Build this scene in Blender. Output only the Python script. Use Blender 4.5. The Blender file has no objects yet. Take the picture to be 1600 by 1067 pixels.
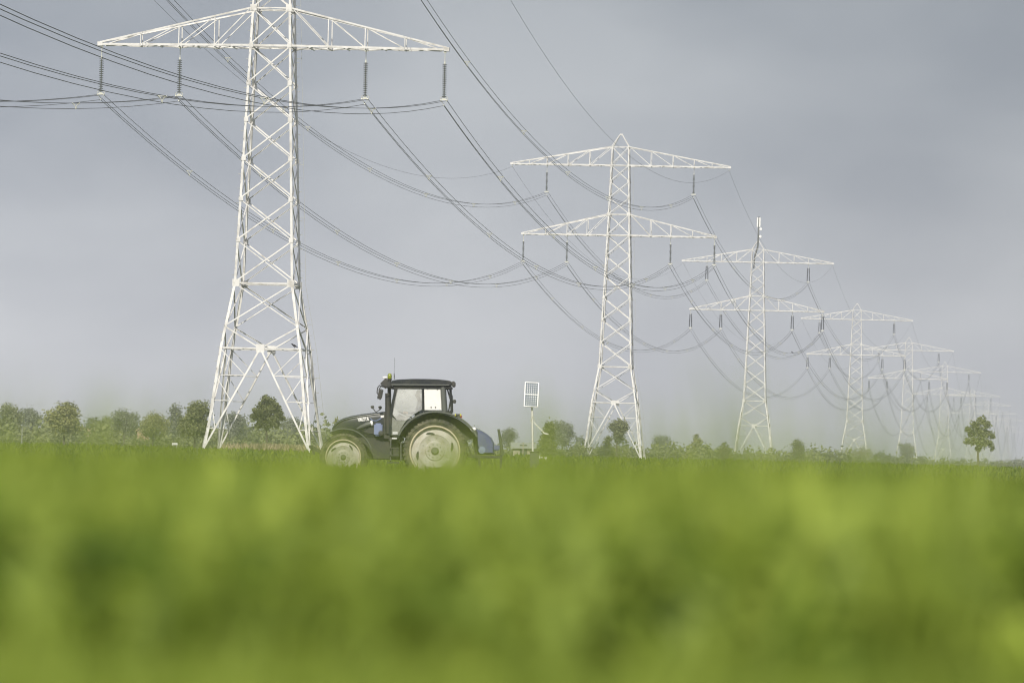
import bpy, math, random
import numpy as np
from mathutils import Vector, Matrix
random.seed(7); rng = np.random.default_rng(11)
S = bpy.context.scene
COL = S.collection

# ------------------------------------------------------------------ camera
PITCH, ROLL = 0.0203, 0.0230
cam_d = bpy.data.cameras.new('camera'); cam = bpy.data.objects.new('camera', cam_d); COL.objects.link(cam)
cam_d.lens = 200; cam_d.sensor_width = 36; cam_d.clip_start = 0.3; cam_d.clip_end = 40000
CZ = 1.0
cp, sp, cr, sr = math.cos(PITCH), math.sin(PITCH), math.cos(ROLL), math.sin(ROLL)
FW = Vector((0, cp, sp)); U0 = Vector((0, -sp, cp)); R0 = Vector((1, 0, 0))
RV = R0*cr + U0*sr; UV = U0*cr - R0*sr
M = Matrix((RV, UV, -FW)).transposed().to_4x4(); M.translation = (0, 0, CZ)
cam.matrix_world = M
cam_d.dof.use_dof = True; cam_d.dof.focus_distance = 330; cam_d.dof.aperture_fstop = 4.4
S.camera = cam
F = 8889.0
def at(px, py, Y):
    """world point at depth Y that the photograph shows at pixel px, py"""
    d = FW + RV*((px-800)/F) + UV*((533.5-py)/F)
    return Vector((0, 0, CZ)) + d*(Y/d.y)

# ------------------------------------------------------------------ sky, sun, exposure
SUN_EL, SUN_AZ = math.radians(34), math.radians(187)      # azimuth clockwise from +Y: behind the camera, a little to its left
W = bpy.data.worlds.new('World'); S.world = W; W.use_nodes = True
nt = W.node_tree; nt.nodes.clear()
def N(t, **k):
    n = nt.nodes.new(t)
    for a, b in k.items(): setattr(n, a, b)
    return n
def L(a, b): nt.links.new(a, b)
out = N('ShaderNodeOutputWorld'); bg = N('ShaderNodeBackground'); L(bg.outputs[0], out.inputs[0])
sky = N('ShaderNodeTexSky', sky_type='NISHITA', sun_disc=False, sun_elevation=SUN_EL, sun_rotation=SUN_AZ)
tc = N('ShaderNodeTexCoord')
mp = N('ShaderNodeMapping'); mp.inputs['Scale'].default_value = (1, .35, 2.2); mp.inputs['Location'].default_value = (.31, .2, .1)
L(tc.outputs['Generated'], mp.inputs[0])
n1 = N('ShaderNodeTexNoise'); n1.inputs['Scale'].default_value = 11; n1.inputs['Detail'].default_value = 4; n1.inputs['Roughness'].default_value = .45
L(mp.outputs[0], n1.inputs['Vector'])
rp = N('ShaderNodeValToRGB'); L(n1.outputs['Fac'], rp.inputs[0])
rp.color_ramp.elements[0].position = .36; rp.color_ramp.elements[0].color = (1.87, 2.01, 2.46, 1)
rp.color_ramp.elements[1].position = .66; rp.color_ramp.elements[1].color = (3.24, 3.36, 3.70, 1)
sx = N('ShaderNodeSeparateXYZ'); L(tc.outputs['Generated'], sx.inputs[0])
mr = N('ShaderNodeMapRange'); L(sx.outputs['Y'], mr.inputs[0])
mr.inputs[1].default_value = -.6; mr.inputs[2].default_value = .9; mr.inputs[3].default_value = 1.9; mr.inputs[4].default_value = 1.0
mrx = N('ShaderNodeMapRange'); L(sx.outputs['X'], mrx.inputs[0])        # the heavier cloud bank stands to the right
mrx.inputs[1].default_value = -.10; mrx.inputs[2].default_value = .12; mrx.inputs[3].default_value = 1.05; mrx.inputs[4].default_value = .83
mm = N('ShaderNodeMath', operation='MULTIPLY'); L(mr.outputs[0], mm.inputs[0]); L(mrx.outputs[0], mm.inputs[1])
mrz = N('ShaderNodeMapRange'); L(sx.outputs['Z'], mrz.inputs[0])        # paler cloud towards the horizon
mrz.inputs[1].default_value = 0; mrz.inputs[2].default_value = .085; mrz.inputs[3].default_value = 1.64; mrz.inputs[4].default_value = .93
m2 = N('ShaderNodeMath', operation='MULTIPLY'); L(mm.outputs[0], m2.inputs[0]); L(mrz.outputs[0], m2.inputs[1])
vm = N('ShaderNodeVectorMath', operation='SCALE'); L(rp.outputs[0], vm.inputs[0]); L(m2.outputs[0], vm.inputs['Scale'])
mx = N('ShaderNodeMix', data_type='RGBA'); mx.inputs[0].default_value = .9
L(sky.outputs[0], mx.inputs[6]); L(vm.outputs[0], mx.inputs[7]); L(mx.outputs[2], bg.inputs[0])
bg.inputs[1].default_value = .1
sl = bpy.data.lights.new('sun', 'SUN'); sun = bpy.data.objects.new('sun', sl); COL.objects.link(sun)
sl.energy = 3.1; sl.angle = math.radians(.5); sl.color = (1, .945, .85)
sd = Vector((math.sin(SUN_AZ)*math.cos(SUN_EL), math.cos(SUN_AZ)*math.cos(SUN_EL), math.sin(SUN_EL)))
sun.rotation_euler = sd.to_track_quat('Z', 'Y').to_euler()
S.view_settings.view_transform = 'Standard'; S.view_settings.look = 'None'
S.view_settings.exposure = .42; S.view_settings.gamma = 1
S.cycles.use_denoising = True; S.cycles.filter_width = 1.0
S.cycles.sample_clamp_indirect = 4

# ------------------------------------------------------------------ materials
def mat(name, col, rough=.6, metal=0, noise=None, bump=0, spec=.5, emit=None):
    m = bpy.data.materials.new(name); m.use_nodes = True; t = m.node_tree; b = t.nodes['Principled BSDF']
    b.inputs['Roughness'].default_value = rough; b.inputs['Metallic'].default_value = metal
    b.inputs['Specular IOR Level'].default_value = spec
    b.inputs['Base Color'].default_value = (*col, 1)
    if noise:
        col2, sc, lo, hi = noise
        c = t.nodes.new('ShaderNodeTexCoord'); n = t.nodes.new('ShaderNodeTexNoise'); r = t.nodes.new('ShaderNodeValToRGB')
        n.inputs['Scale'].default_value = sc; n.inputs['Detail'].default_value = 6
        t.links.new(c.outputs['Object'], n.inputs['Vector']); t.links.new(n.outputs['Fac'], r.inputs[0])
        r.color_ramp.elements[0].position = lo; r.color_ramp.elements[0].color = (*col, 1)
        r.color_ramp.elements[1].position = hi; r.color_ramp.elements[1].color = (*col2, 1)
        t.links.new(r.outputs[0], b.inputs['Base Color'])
        if bump:
            bp = t.nodes.new('ShaderNodeBump'); bp.inputs['Strength'].default_value = bump
            t.links.new(n.outputs['Fac'], bp.inputs['Height']); t.links.new(bp.outputs[0], b.inputs['Normal'])
    return m
def leafmat(name, c1, c2, trans=.35, attr=None, rough=.55):
    """two-sided leaf: a glossy diffuse side and light coming through; tint varies leaf by leaf"""
    m = bpy.data.materials.new(name); m.use_nodes = True; t = m.node_tree; t.nodes.clear()
    o = t.nodes.new('ShaderNodeOutputMaterial'); b = t.nodes.new('ShaderNodeBsdfPrincipled'); tr = t.nodes.new('ShaderNodeBsdfTranslucent')
    mxs = t.nodes.new('ShaderNodeMixShader'); a = t.nodes.new('ShaderNodeAttribute'); a.attribute_name = 'tint'
    r = t.nodes.new('ShaderNodeValToRGB'); r.color_ramp.elements[0].color = (*c1, 1); r.color_ramp.elements[1].color = (*c2, 1)
    t.links.new(a.outputs['Fac'], r.inputs[0]); t.links.new(r.outputs[0], b.inputs['Base Color'])
    hs = t.nodes.new('ShaderNodeHueSaturation'); hs.inputs['Value'].default_value = 1.25; hs.inputs['Hue'].default_value = .49
    t.links.new(r.outputs[0], hs.inputs['Color']); t.links.new(hs.outputs[0], tr.inputs[0])
    b.inputs['Roughness'].default_value = rough; b.inputs['Specular IOR Level'].default_value = .3
    mxs.inputs[0].default_value = trans
    t.links.new(b.outputs[0], mxs.inputs[1]); t.links.new(tr.outputs[0], mxs.inputs[2]); t.links.new(mxs.outputs[0], o.inputs[0])
    return m
def dusty_glass(name, dust, fac):
    m = bpy.data.materials.new(name); m.use_nodes = True; t = m.node_tree; t.nodes.clear()
    o = t.nodes.new('ShaderNodeOutputMaterial'); d = t.nodes.new('ShaderNodeBsdfDiffuse'); tr = t.nodes.new('ShaderNodeBsdfTransparent')
    g = t.nodes.new('ShaderNodeBsdfGlossy'); g.inputs['Roughness'].default_value = .05
    d.inputs[0].default_value = (*dust, 1); tr.inputs[0].default_value = (.96, .97, .95, 1)
    c = t.nodes.new('ShaderNodeTexCoord'); n = t.nodes.new('ShaderNodeTexNoise'); n.inputs['Scale'].default_value = 2.2; n.inputs['Detail'].default_value = 4
    t.links.new(c.outputs['Object'], n.inputs['Vector'])
    r = t.nodes.new('ShaderNodeMapRange'); t.links.new(n.outputs['Fac'], r.inputs[0])
    r.inputs[1].default_value = .3; r.inputs[2].default_value = .7; r.inputs[3].default_value = fac-.1; r.inputs[4].default_value = min(1, fac+.1)
    x = t.nodes.new('ShaderNodeMixShader'); t.links.new(r.outputs[0], x.inputs[0]); t.links.new(tr.outputs[0], x.inputs[1]); t.links.new(d.outputs[0], x.inputs[2])
    y = t.nodes.new('ShaderNodeMixShader'); y.inputs[0].default_value = .06; t.links.new(x.outputs[0], y.inputs[1]); t.links.new(g.outputs[0], y.inputs[2])
    t.links.new(y.outputs[0], o.inputs[0]); return m
MT = dict(
 pylon=mat('weathered white steel', (.67, .655, .62), .5, 0, ((.38, .36, .32), 1.1, .48, .76)),
 cable=mat('aged aluminium cable', (.10, .10, .10), .5, .3),
 galv=mat('galvanised fitting', (.55, .55, .47), .5, .2),
 disc=mat('glass insulator disc', (.10, .11, .10), .25),
 porcelain=mat('dark glazed porcelain', (.075, .082, .095), .3),
 concrete=mat('concrete', (.38, .37, .34), .9, 0, ((.28, .27, .25), 3, .4, .7), .2),
 black=mat('black paint', (.020, .023, .024), .25, 0, ((.060, .058, .045), 3.0, .45, .75)),
 dark=mat('dark castings', (.035, .036, .032), .6, 0, ((.06, .055, .04), 4, .4, .7)),
 trim=mat('grey trim', (.11, .115, .10), .3),
 silver=mat('silver', (.62, .62, .60), .35, .3),
 tyre=mat('dusty tyre', (.045, .047, .036), .9, 0, ((.17, .155, .10), 6, .35, .7), .3),
 rim=mat('dusty rim', (.56, .53, .47), .6, 0, ((.40, .36, .28), 4, .35, .75)),
 rimedge=mat('rim edge', (.55, .48, .33), .6),
 hub=mat('hub', (.15, .15, .12), .6),
 blue=mat('blue paint', (.075, .08, .21), .45, 0, ((.13, .14, .25), 3, .4, .75)),
 tankblue=mat('blue plastic tank', (.20, .24, .38), .5),
 white=mat('white paint', (.8, .79, .76), .5),
 beacon=mat('lime beacon', (.22, .25, .025), .25),
 yellow=mat('yellow reflector', (.6, .55, .05), .4),
 red=mat('red lamp lens', (.35, .02, .02), .3),
 chrome=mat('lamp glass', (.7, .7, .7), .15, .6),
 glass=dusty_glass('dusty door glass', (.95, .93, .87), .24),
 lowglass=dusty_glass('lower door glass', (.55, .56, .45), .2),
 blind=dusty_glass('dust caked rear glass', (.88, .86, .81), .95),
 seat=mat('seat fabric', (.05, .05, .055), .9),
 skin=mat('skin', (.5, .32, .23), .6), shirt=mat('grey blue shirt', (.09, .11, .15), .9), trousers=mat('dark trousers', (.04, .045, .06), .9), hair=mat('brown hair', (.06, .04, .025), .8),
 cell=mat('solar cell', (.15, .175, .22), .5, spec=.2), backsheet=mat('white backsheet', (.78, .78, .76), .5), alu=mat('aluminium frame', (.78, .77, .73), .45),
 pole=mat('pale pole paint', (.74, .71, .64), .5), cabinet=mat('green cabinet', (.075, .085, .055), .6, 0, ((.11, .115, .08), 4, .4, .7)),
 bark=mat('bark', (.10, .085, .06), .9, 0, ((.18, .16, .12), 6, .4, .7), .3),
 feather=mat('black feathers', (.012, .012, .014), .5),
 brick=mat('pale brick', (.42, .30, .19), .85, 0, ((.36, .25, .16), 2, .4, .6)), tile=mat('sand coloured roof tiles', (.42, .31, .20), .8, 0, ((.34, .25, .16), 2, .4, .6)),
 barnwall=mat('grey green boarding', (.085, .10, .05), .8), barnroof=mat('dark roof sheet', (.07, .07, .055), .7), pane=mat('window glass', (.03, .035, .04), .1),
 cream=mat('cream render', (.42, .38, .28), .8), gpale=mat('pale sheeting', (.34, .35, .31), .6),
 soil=mat('field soil and short green', (.055, .085, .02), .95, 0, ((.09, .12, .03), .15, .4, .65)),
 plant=leafmat('crop leaves', (.085, .14, .010), (.28, .34, .035), .45),
 verge=leafmat('tall verge grass', (.090, .155, .014), (.50, .60, .105), .42),
 reed=leafmat('dry reed', (.34, .27, .15), (.52, .44, .27), .25),
 leaf_mid=leafmat('mid green leaves', (.16, .185, .08), (.30, .32, .13), .3),  # tree leaf colours paled and greyed, haze partly put into the colour
 leaf_dark=leafmat('dark green leaves', (.13, .15, .06), (.28, .295, .12), .3),
 leaf_olive=leafmat('olive leaves', (.20, .21, .07), (.37, .37, .14), .3),
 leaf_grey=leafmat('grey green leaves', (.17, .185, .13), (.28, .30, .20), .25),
)

# ------------------------------------------------------------------ helpers
def tag(o, label=None, cat=None, group=None, kind=None):
    if label: o['label'] = label
    if cat: o['category'] = cat
    if group: o['group'] = group
    if kind: o['kind'] = kind
    return o
def thing(name, label, cat, loc=(0, 0, 0), rotz=0, group=None):
    o = bpy.data.objects.new(name, None); COL.objects.link(o); o.location = loc; o.rotation_euler = (0, 0, rotz); o.empty_display_size = .3
    return tag(o, label, cat, group)
def copy_tree(o, parent=None):
    c = o.copy(); COL.objects.link(c)
    if parent: c.parent = parent
    for ch in list(o.children): copy_tree(ch, c)
    return c
class MB:
    def __init__(s): s.v = []; s.f = []; s.m = []
    def add(s, vs, fs, mi=0):
        k = len(s.v); s.v += [tuple(x) for x in vs]; s.f += [tuple(i+k for i in f) for f in fs]; s.m += [mi]*len(fs)
    def hexa(s, c, mi=0): s.add(c, [(0, 3, 2, 1), (4, 5, 6, 7), (0, 1, 5, 4), (1, 2, 6, 5), (2, 3, 7, 6), (3, 0, 4, 7)], mi)
    def box(s, x0, x1, y0, y1, z0, z1, mi=0):
        s.hexa([(x0, y0, z0), (x1, y0, z0), (x1, y1, z0), (x0, y1, z0), (x0, y0, z1), (x1, y0, z1), (x1, y1, z1), (x0, y1, z1)], mi)
    def bar(s, a, b, e1, r1, e2, r2, mi=0):
        """bar from a to b; its section spans r1 along e1 and r2 along e2"""
        a, b, e1, e2 = Vector(a), Vector(b), Vector(e1), Vector(e2)
        q = [(r1[0], r2[0]), (r1[1], r2[0]), (r1[1], r2[1]), (r1[0], r2[1])]
        s.hexa([a+e1*u+e2*w for u, w in q]+[b+e1*u+e2*w for u, w in q], mi)
    def beam(s, a, b, w, h=None, mi=0, up=(0, 0, 1)):
        a, b = Vector(a), Vector(b); d = (b-a).normalized(); u = Vector(up)
        if abs(d.dot(u)) > .97: u = Vector((0, 1, 0))
        e1 = d.cross(u).normalized(); e2 = e1.cross(d); h = h or w
        s.bar(a, b, e1, (-w/2, w/2), e2, (-h/2, h/2), mi)
    def angle(s, a, b, n, sz, t=.025, off=0, flip=1):
        """steel angle: one flange in the face with normal n, one pointing inwards"""
        a, b, n = Vector(a), Vector(b), Vector(n); d = (b-a).normalized(); n = (n-d*n.dot(d)).normalized(); e = d.cross(n)*flip
        s.bar(a, b, e, (-sz/2, sz/2), n, (off-t, off))
        s.bar(a, b, e, (sz/2-t, sz/2), n, (off-sz, off-t))
    def tube(s, pts, r, n=8, mi=0, cap=True):
        P = [Vector(p) for p in pts]; k = len(P); rr = r if hasattr(r, '__len__') else [r]*k
        vs = []; prev = None
        for i, p in enumerate(P):
            d = (P[min(i+1, k-1)]-P[max(i-1, 0)]).normalized()
            if prev is None:
                u = Vector((0, 0, 1)) if abs(d.z) < .9 else Vector((1, 0, 0)); u = (u-d*u.dot(d)).normalized()
            else: u = (prev-d*prev.dot(d)).normalized()
            prev = u; w = d.cross(u)
            vs += [p+(u*math.cos(2*math.pi*j/n)+w*math.sin(2*math.pi*j/n))*rr[i] for j in range(n)]
        fs = [(i*n+j, i*n+(j+1) % n, (i+1)*n+(j+1) % n, (i+1)*n+j) for i in range(k-1) for j in range(n)]
        if cap: fs += [tuple(range(n))[::-1], tuple((k-1)*n+j for j in range(n))]
        s.add(vs, fs, mi)
    def lathe(s, prof, c=(0, 0, 0), axis='z', n=24, mi=0):
        """prof: (radius, along) pairs"""
        c = Vector(c); vs = []
        ax = {'z': (Vector((1, 0, 0)), Vector((0, 1, 0)), Vector((0, 0, 1))), 'y': (Vector((1, 0, 0)), Vector((0, 0, 1)), Vector((0, 1, 0))), 'x': (Vector((0, 1, 0)), Vector((0, 0, 1)), Vector((1, 0, 0)))}[axis]
        for r, h in prof: vs += [c+ax[0]*r*math.cos(2*math.pi*j/n)+ax[1]*r*math.sin(2*math.pi*j/n)+ax[2]*h for j in range(n)]
        s.add(vs, [(i*n+j, i*n+(j+1) % n, (i+1)*n+(j+1) % n, (i+1)*n+j) for i in range(len(prof)-1) for j in range(n)], mi)
    def prism(s, poly, y0, y1, mi=0):
        """x-z polygon pushed from y0 to y1"""
        n = len(poly); vs = [(x, y0, z) for x, z in poly]+[(x, y1, z) for x, z in poly]
        s.add(vs, [tuple(range(n)), tuple(range(2*n-1, n-1, -1))]+[(i, i+n, (i+1) % n+n, (i+1) % n) for i in range(n)], mi)
    def loft(s, rings, mi=0, cap=True):
        n = len(rings[0]); vs = [p for r in rings for p in r]
        fs = [(i*n+j, i*n+(j+1) % n, (i+1)*n+(j+1) % n, (i+1)*n+j) for i in range(len(rings)-1) for j in range(n)]
        if cap: fs += [tuple(range(n))[::-1], tuple((len(rings)-1)*n+j for j in range(n))]
        s.add(vs, fs, mi)
    def build(s, name, mats, parent=None, smooth=False, bevel=0, angle=40):
        me = bpy.data.meshes.new(name); me.from_pydata(s.v, [], s.f)
        mats = mats if isinstance(mats, (list, tuple)) else [mats]
        for m in mats: me.materials.append(m)
        me.polygons.foreach_set('material_index', s.m)
        import bmesh
        bm = bmesh.new(); bm.from_mesh(me); bmesh.ops.recalc_face_normals(bm, faces=bm.faces)
        if bevel:
            es = [e for e in bm.edges if len(e.link_faces) == 2 and e.calc_face_angle(0) > .5]
            bmesh.ops.bevel(bm, geom=es, offset=bevel, segments=2, affect='EDGES', clamp_overlap=True)
        bm.to_mesh(me); bm.free()
        if smooth or bevel:
            me.polygons.foreach_set('use_smooth', [True]*len(me.polygons)); me.set_sharp_from_angle(angle=math.radians(angle))
        me.update(); o = bpy.data.objects.new(name, me); COL.objects.link(o)
        if parent: o.parent = parent
        return o
def quads_mesh(name, V, tint, mats, parent=None, nper=4, faces=None, matidx=None):
    """V: (n, nper, 3) vertices; faces: index pattern per item"""
    n = V.shape[0]; pat = np.array(faces if faces is not None else [[0, 1, 2, 3]]); k = pat.shape[0]; w = pat.shape[1]
    me = bpy.data.meshes.new(name); me.vertices.add(n*nper); me.vertices.foreach_set('co', V.reshape(-1).astype(np.float32))
    idx = (pat[None]+(np.arange(n)*nper)[:, None, None]).reshape(-1).astype(np.int32)
    me.loops.add(len(idx)); me.loops.foreach_set('vertex_index', idx)
    me.polygons.add(n*k); me.polygons.foreach_set('loop_start', np.arange(0, n*k*w, w, dtype=np.int32))
    me.update(calc_edges=True)
    a = me.attributes.new('tint', 'FLOAT', 'POINT'); a.data.foreach_set('value', np.repeat(tint, nper).astype(np.float32))
    me.materials.append(mats); me.validate()
    o = bpy.data.objects.new(name, me); COL.objects.link(o)
    if parent: o.parent = parent
    return o

# ------------------------------------------------------------------ ground
GY = [-60, 0, 60, 150, 300, 440, 1000, 1300, 9400]; GZ = [0, 0, .1, .2, .3, .62, .62, .3, .3]
def gz(y): return np.interp(y, GY, GZ)
mb = MB(); ys = list(range(-60, 480, 20))+[500, 600, 800, 1000, 1150, 1300, 2000, 3500, 6000, 9400]; xs = [-3500, -1500, -600, -250, -100, -40, -10, 10, 40, 100, 250, 600, 1500, 3500]
vs = [(x, y, float(gz(y))) for y in ys for x in xs]; nx = len(xs)
mb.add(vs, [(j*nx+i, j*nx+i+1, (j+1)*nx+i+1, (j+1)*nx+i) for j in range(len(ys)-1) for i in range(nx-1)])
tag(mb.build('ground', MT['soil'], smooth=True), kind='structure')

# ------------------------------------------------------------------ pylons
ZW = ([0, 2, 8.94, 14.55, 38.29, 48.84], [4.70, 4.33, 3.53, 2.57, 1.69, 1.35])
def hw(z): return float(np.interp(z, *ZW))
HA, HWST, HL, HJ, HU, HT, HP = 8.94, 14.55, 35.04, 38.29, 45.94, 48.84, 50.88
WL, WU = 15.1, 17.05
LOWZ = [14.55, 18.23, 21.78, 25.26, 28.62, 31.77, 35.04]; UPZ = [38.29, 40.86, 43.41, 45.94]
def make_pylon():
    root = thing('lattice_pylon', 'x', 'pylon')
    for sx in (-1, 1):
        for sy in (-1, 1):
            m = MB(); zz = [-.15, 2, HA, HWST, HJ, HT]
            for a, b in zip(zz[:-1], zz[1:]):
                A = Vector((sx*hw(a), sy*hw(a), a)); B = Vector((sx*hw(b), sy*hw(b), b)); sz = .225 if b <= HWST else .205 if b <= HJ else .175
                m.bar(A, B, (-sx, 0, 0), (0, sz), (0, -sy, 0), (0, .03))
                m.bar(A, B, (-sx, 0, 0), (0, .03), (0, -sy, 0), (.03, sz))
            m.build('leg', MT['pylon'], root)
            m = MB(); w0 = hw(0); m.hexa([(sx*w0+dx*.62, sy*w0+dy*.62, -2.2) for dx, dy in ((-1, -1), (1, -1), (1, 1), (-1, 1))]+[(sx*w0+dx*.4, sy*w0+dy*.4, -.12) for dx, dy in ((-1, -1), (1, -1), (1, 1), (-1, 1))])
            m.build('footing', MT['concrete'], root)
    for fi in range(4):
        n = [Vector((0, -1, 0)), Vector((1, 0, 0)), Vector((0, 1, 0)), Vector((-1, 0, 0))][fi]; e = [Vector((1, 0, 0)), Vector((0, 1, 0)), Vector((-1, 0, 0)), Vector((0, -1, 0))][fi]
        def P(s, z, k=1): return e*(s*hw(z)*k)+n*hw(z)+Vector((0, 0, z))
        m = MB()
        def plate(p, sz): m.bar(p-Vector((0, 0, sz/2)), p+Vector((0, 0, sz/2)), e, (-sz/2, sz/2), n, (.036, .056))
        def X(a, b, s1, s2):
            m.angle(P(-1, a), P(1, b), n, s1, off=.03); m.angle(P(1, a), P(-1, b), n, s2, off=-.06)
        for zs, s1, s2 in ((LOWZ, .118, .09), ([HL, HJ], .11, .09), (UPZ, .10, .085), ([HU, HT], .10, .085)):
            for a, b in zip(zs[:-1], zs[1:]):
                X(a, b, s1, s2)
                for s in (-1, 1):
                    if b not in (HJ, HT): plate(P(s, b)-e*(s*.16), .35 if zs is LOWZ else .28)
        for z, sz in ((HWST, .12), (HL, .16), (HJ, .10), (HU, .12), (HT, .09), (HA, .11)):
            m.angle(P(-1, z), P(1, z), n, sz, off=-.031)
        for s in (-1, 1): plate(P(s, HWST)-e*(s*.2), .62); plate(P(s, HJ)-e*(s*.15), .55)
        zc = 10.8; mid = n*hw(HA)+Vector((0, 0, HA))
        for s in (-1, 1):
            m.angle(P(s, HWST), P(-s, zc), n, .11 if s > 0 else .09, off=.03 if s > 0 else -.06)
            m.angle(P(s, zc), mid, n, .12, off=.03)
            m.angle(mid, P(s, .1, .985), n, .15, off=.03)
            def D(z): t = (HA-z)/(HA-.1); return mid.lerp(P(s, .1, .985), t)
            lv = [HA, 6.6, 4.4, 2.0]
            for i in (1, 2, 3):
                m.angle(P(s, lv[i]), D(lv[i]), n, .07, off=-.06)
                m.angle(P(s, lv[i-1]), D(lv[i]), n, .07, off=-.01)
        plate(mid, .72)
        m.build('bracing_panel', MT['pylon'], root)
    # plan bracing inside the body
    for z in (HA, HWST, HL, HJ, HU):
        m = MB(); m.beam((-hw(z), -hw(z), z-.05), (hw(z), hw(z), z-.05), .10); m.beam((-hw(z), hw(z), z-.06), (hw(z), -hw(z), z-.06), .093); m.build('plan_brace', MT['pylon'], root)
    for s in (-1, 1):
        for z0, z1, tip, vert in ((HL, HJ, WL, [4.94, 8.1, 11.5]), (HU, HT, WU, [4.8, 8.2, 11.5, 14.3])):
            m = MB(); w0 = hw(z0); w1 = hw(z1)
            for sy in (-1, 1):
                n = Vector((0, sy, 0))
                def Bt(u): t = (u-w0)/(tip-w0); return Vector((s*u, sy*(w0*(1-t)+.14*t), z0))
                def Tp(u): t = (u-w1)/(tip-w1); return Vector((s*u, sy*(w1*(1-t)+.14*t), z1*(1-t)+(z0+.16)*t))
                m.bar(Bt(w0), Bt(tip), (0, 0, 1), (-.09, .09), (0, sy, 0), (-.03, 0)); m.bar(Bt(w0), Bt(tip), (0, 0, 1), (-.09, -.06), (0, sy, 0), (-.2, -.03))
                m.angle(Tp(w1), Tp(tip), n, .15, off=0)
                us = [w0]+vert
                for i, u in enumerate(vert):
                    m.angle(Bt(u), Tp(u), n, .085, off=-.035)
                    m.angle(Tp(us[i]), Bt(u), n, .085, off=-.07)
                m.angle(Tp(vert[-1]), Bt(tip-.6), n, .08, off=-.07)
            uu = [w0]+[v for u in zip([w0]+vert[:-1], vert) for v in ((u[0]+u[1])/2, u[1])]+[(vert[-1]+tip)/2, tip-.5]
            for i, (a, b) in enumerate(zip(uu[:-1], uu[1:])):
                q = (lambda u, sy: Vector((s*u, sy*(w0*(1-(u-w0)/(tip-w0))+.10), z0-.13)))
                m.beam(q(a, -1 if i % 2 else 1), q(b, 1 if i % 2 else -1), .10, .09)
                m.beam(q(b, -1), q(b, 1), .09, .07)
            m.box(s*tip-.22, s*tip+.22, -.2, .2, z0-.15, z0+.2)
            m.build('crossarm', MT['pylon'], root)
    m = MB()
    for sx in (-1, 1):
        for sy in (-1, 1): m.beam((sx*1.33, sy*1.33, HT), (sx*.1, sy*.1, HP), .13)
    m.box(-.2, .2, -.2, .2, HP-.2, HP)
    m.build('peak', MT['pylon'], root)
    m = MB()
    for sx, sy in ((-1, -1), (1, 1)):
        z = 2.2; k = 0
        while z < 48:
            w = hw(z); p = Vector((sx*(w-.03), sy*(w-.03), z))
            d = Vector((sx, 0, 0)) if k % 2 else Vector((0, sy, 0)); m.tube([p, p+d*.26], .02, 4); z += .62; k += 1
    pts = [(hw(z)+.42, hw(z)+.1, z) for z in (1.5, HA, HWST, HJ, HT)]; m.tube(pts, .012, 4)
    for z in np.arange(2, 48, 4.6): m.tube([(hw(z), hw(z)+.1, z), (hw(z)+.44, hw(z)+.1, z)], .015, 4)
    m.build('climbing_pegs', MT['galv'], root)
    return root
PD = [(-21.22, 490.9, .88), (16.31, 887.0, .87), (55.25, 1287.8, .40), (106.28, 1755.2, -.12), (152.34, 2183.2, -.5), (208.0, 2729.6, .6), (287.4, 3541.8, -.4), (345, 4120, .3), (405, 4740, .3), (470, 5380, .3)]
p0 = (PD[0][0]-37.6, PD[0][1]-398, .8)
AZ = .0933
PLAB = ['tallest and nearest white lattice pylon, its top cut off, standing left behind the tractor',
 'second nearest white lattice pylon, its two pairs of arms above the solar panel post',
 'third white lattice pylon, the one with an antenna mast and two dishes on its top',
 'fourth white lattice pylon, thin dark insulators, right behind the antenna pylon',
 'fifth white lattice pylon in the receding row, hazy, between fourth pylon and the next',
 'sixth white lattice pylon, hazy and small, left of the lone roadside tree',
 'seventh white lattice pylon, partly hidden behind the crown of the lone tree',
 'faint pylon just right of the lone tree, nearest of the three palest',
 'very faint pylon right of the lone tree, second of the three palest',
 'palest farthest pylon near the right edge of the picture, last of the row']
pyl = make_pylon(); PYL = []
for i, (x, y, z) in enumerate(PD):
    o = pyl if i == 0 else copy_tree(pyl)
    o.location = (x, y, z); o.rotation_euler = (0, 0, -AZ if i < 7 else -.13); tag(o, PLAB[i], 'pylon', 'white lattice pylons receding across the fields'); PYL.append(o)
def on_pylon(i, u, h):
    x, y, z = PD[i] if i >= 0 else p0; a = AZ if i < 7 else .13
    return Vector((x+math.cos(a)*u, y-math.sin(a)*u, z+h))
# antenna mast on the third pylon
m = MB(); m.tube([(-.9, 0, 44.5), (-.75, 0, 47.2), (-.1, -.2, 49.4), (0, -.2, 51.5), (.05, -.2, 56.3)], [.16, .18, .2, .2, .13], 8)
am = m.build('antenna_mast', MT['trim'], PYL[2], smooth=True)
for dx, dy in ((-.24, -.38), (.28, -.36)):
    m = MB(); m.box(dx-.15, dx+.15, dy-.1, dy+.1, 53.9, 56.05); m.build('panel_antenna', MT['white'], am, bevel=.03)
for dx, zz in ((.52, 53.45), (.45, 51.75)):
    m = MB(); m.lathe([(0, -.3), (.3, -.28), (.33, -.1), (.3, .02), (0, .04)], (dx, -.4, zz), 'y', 16); m.beam((0, -.2, zz), (dx, -.35, zz), .08); m.build('dish_antenna', MT['white'], am, smooth=True)

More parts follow.
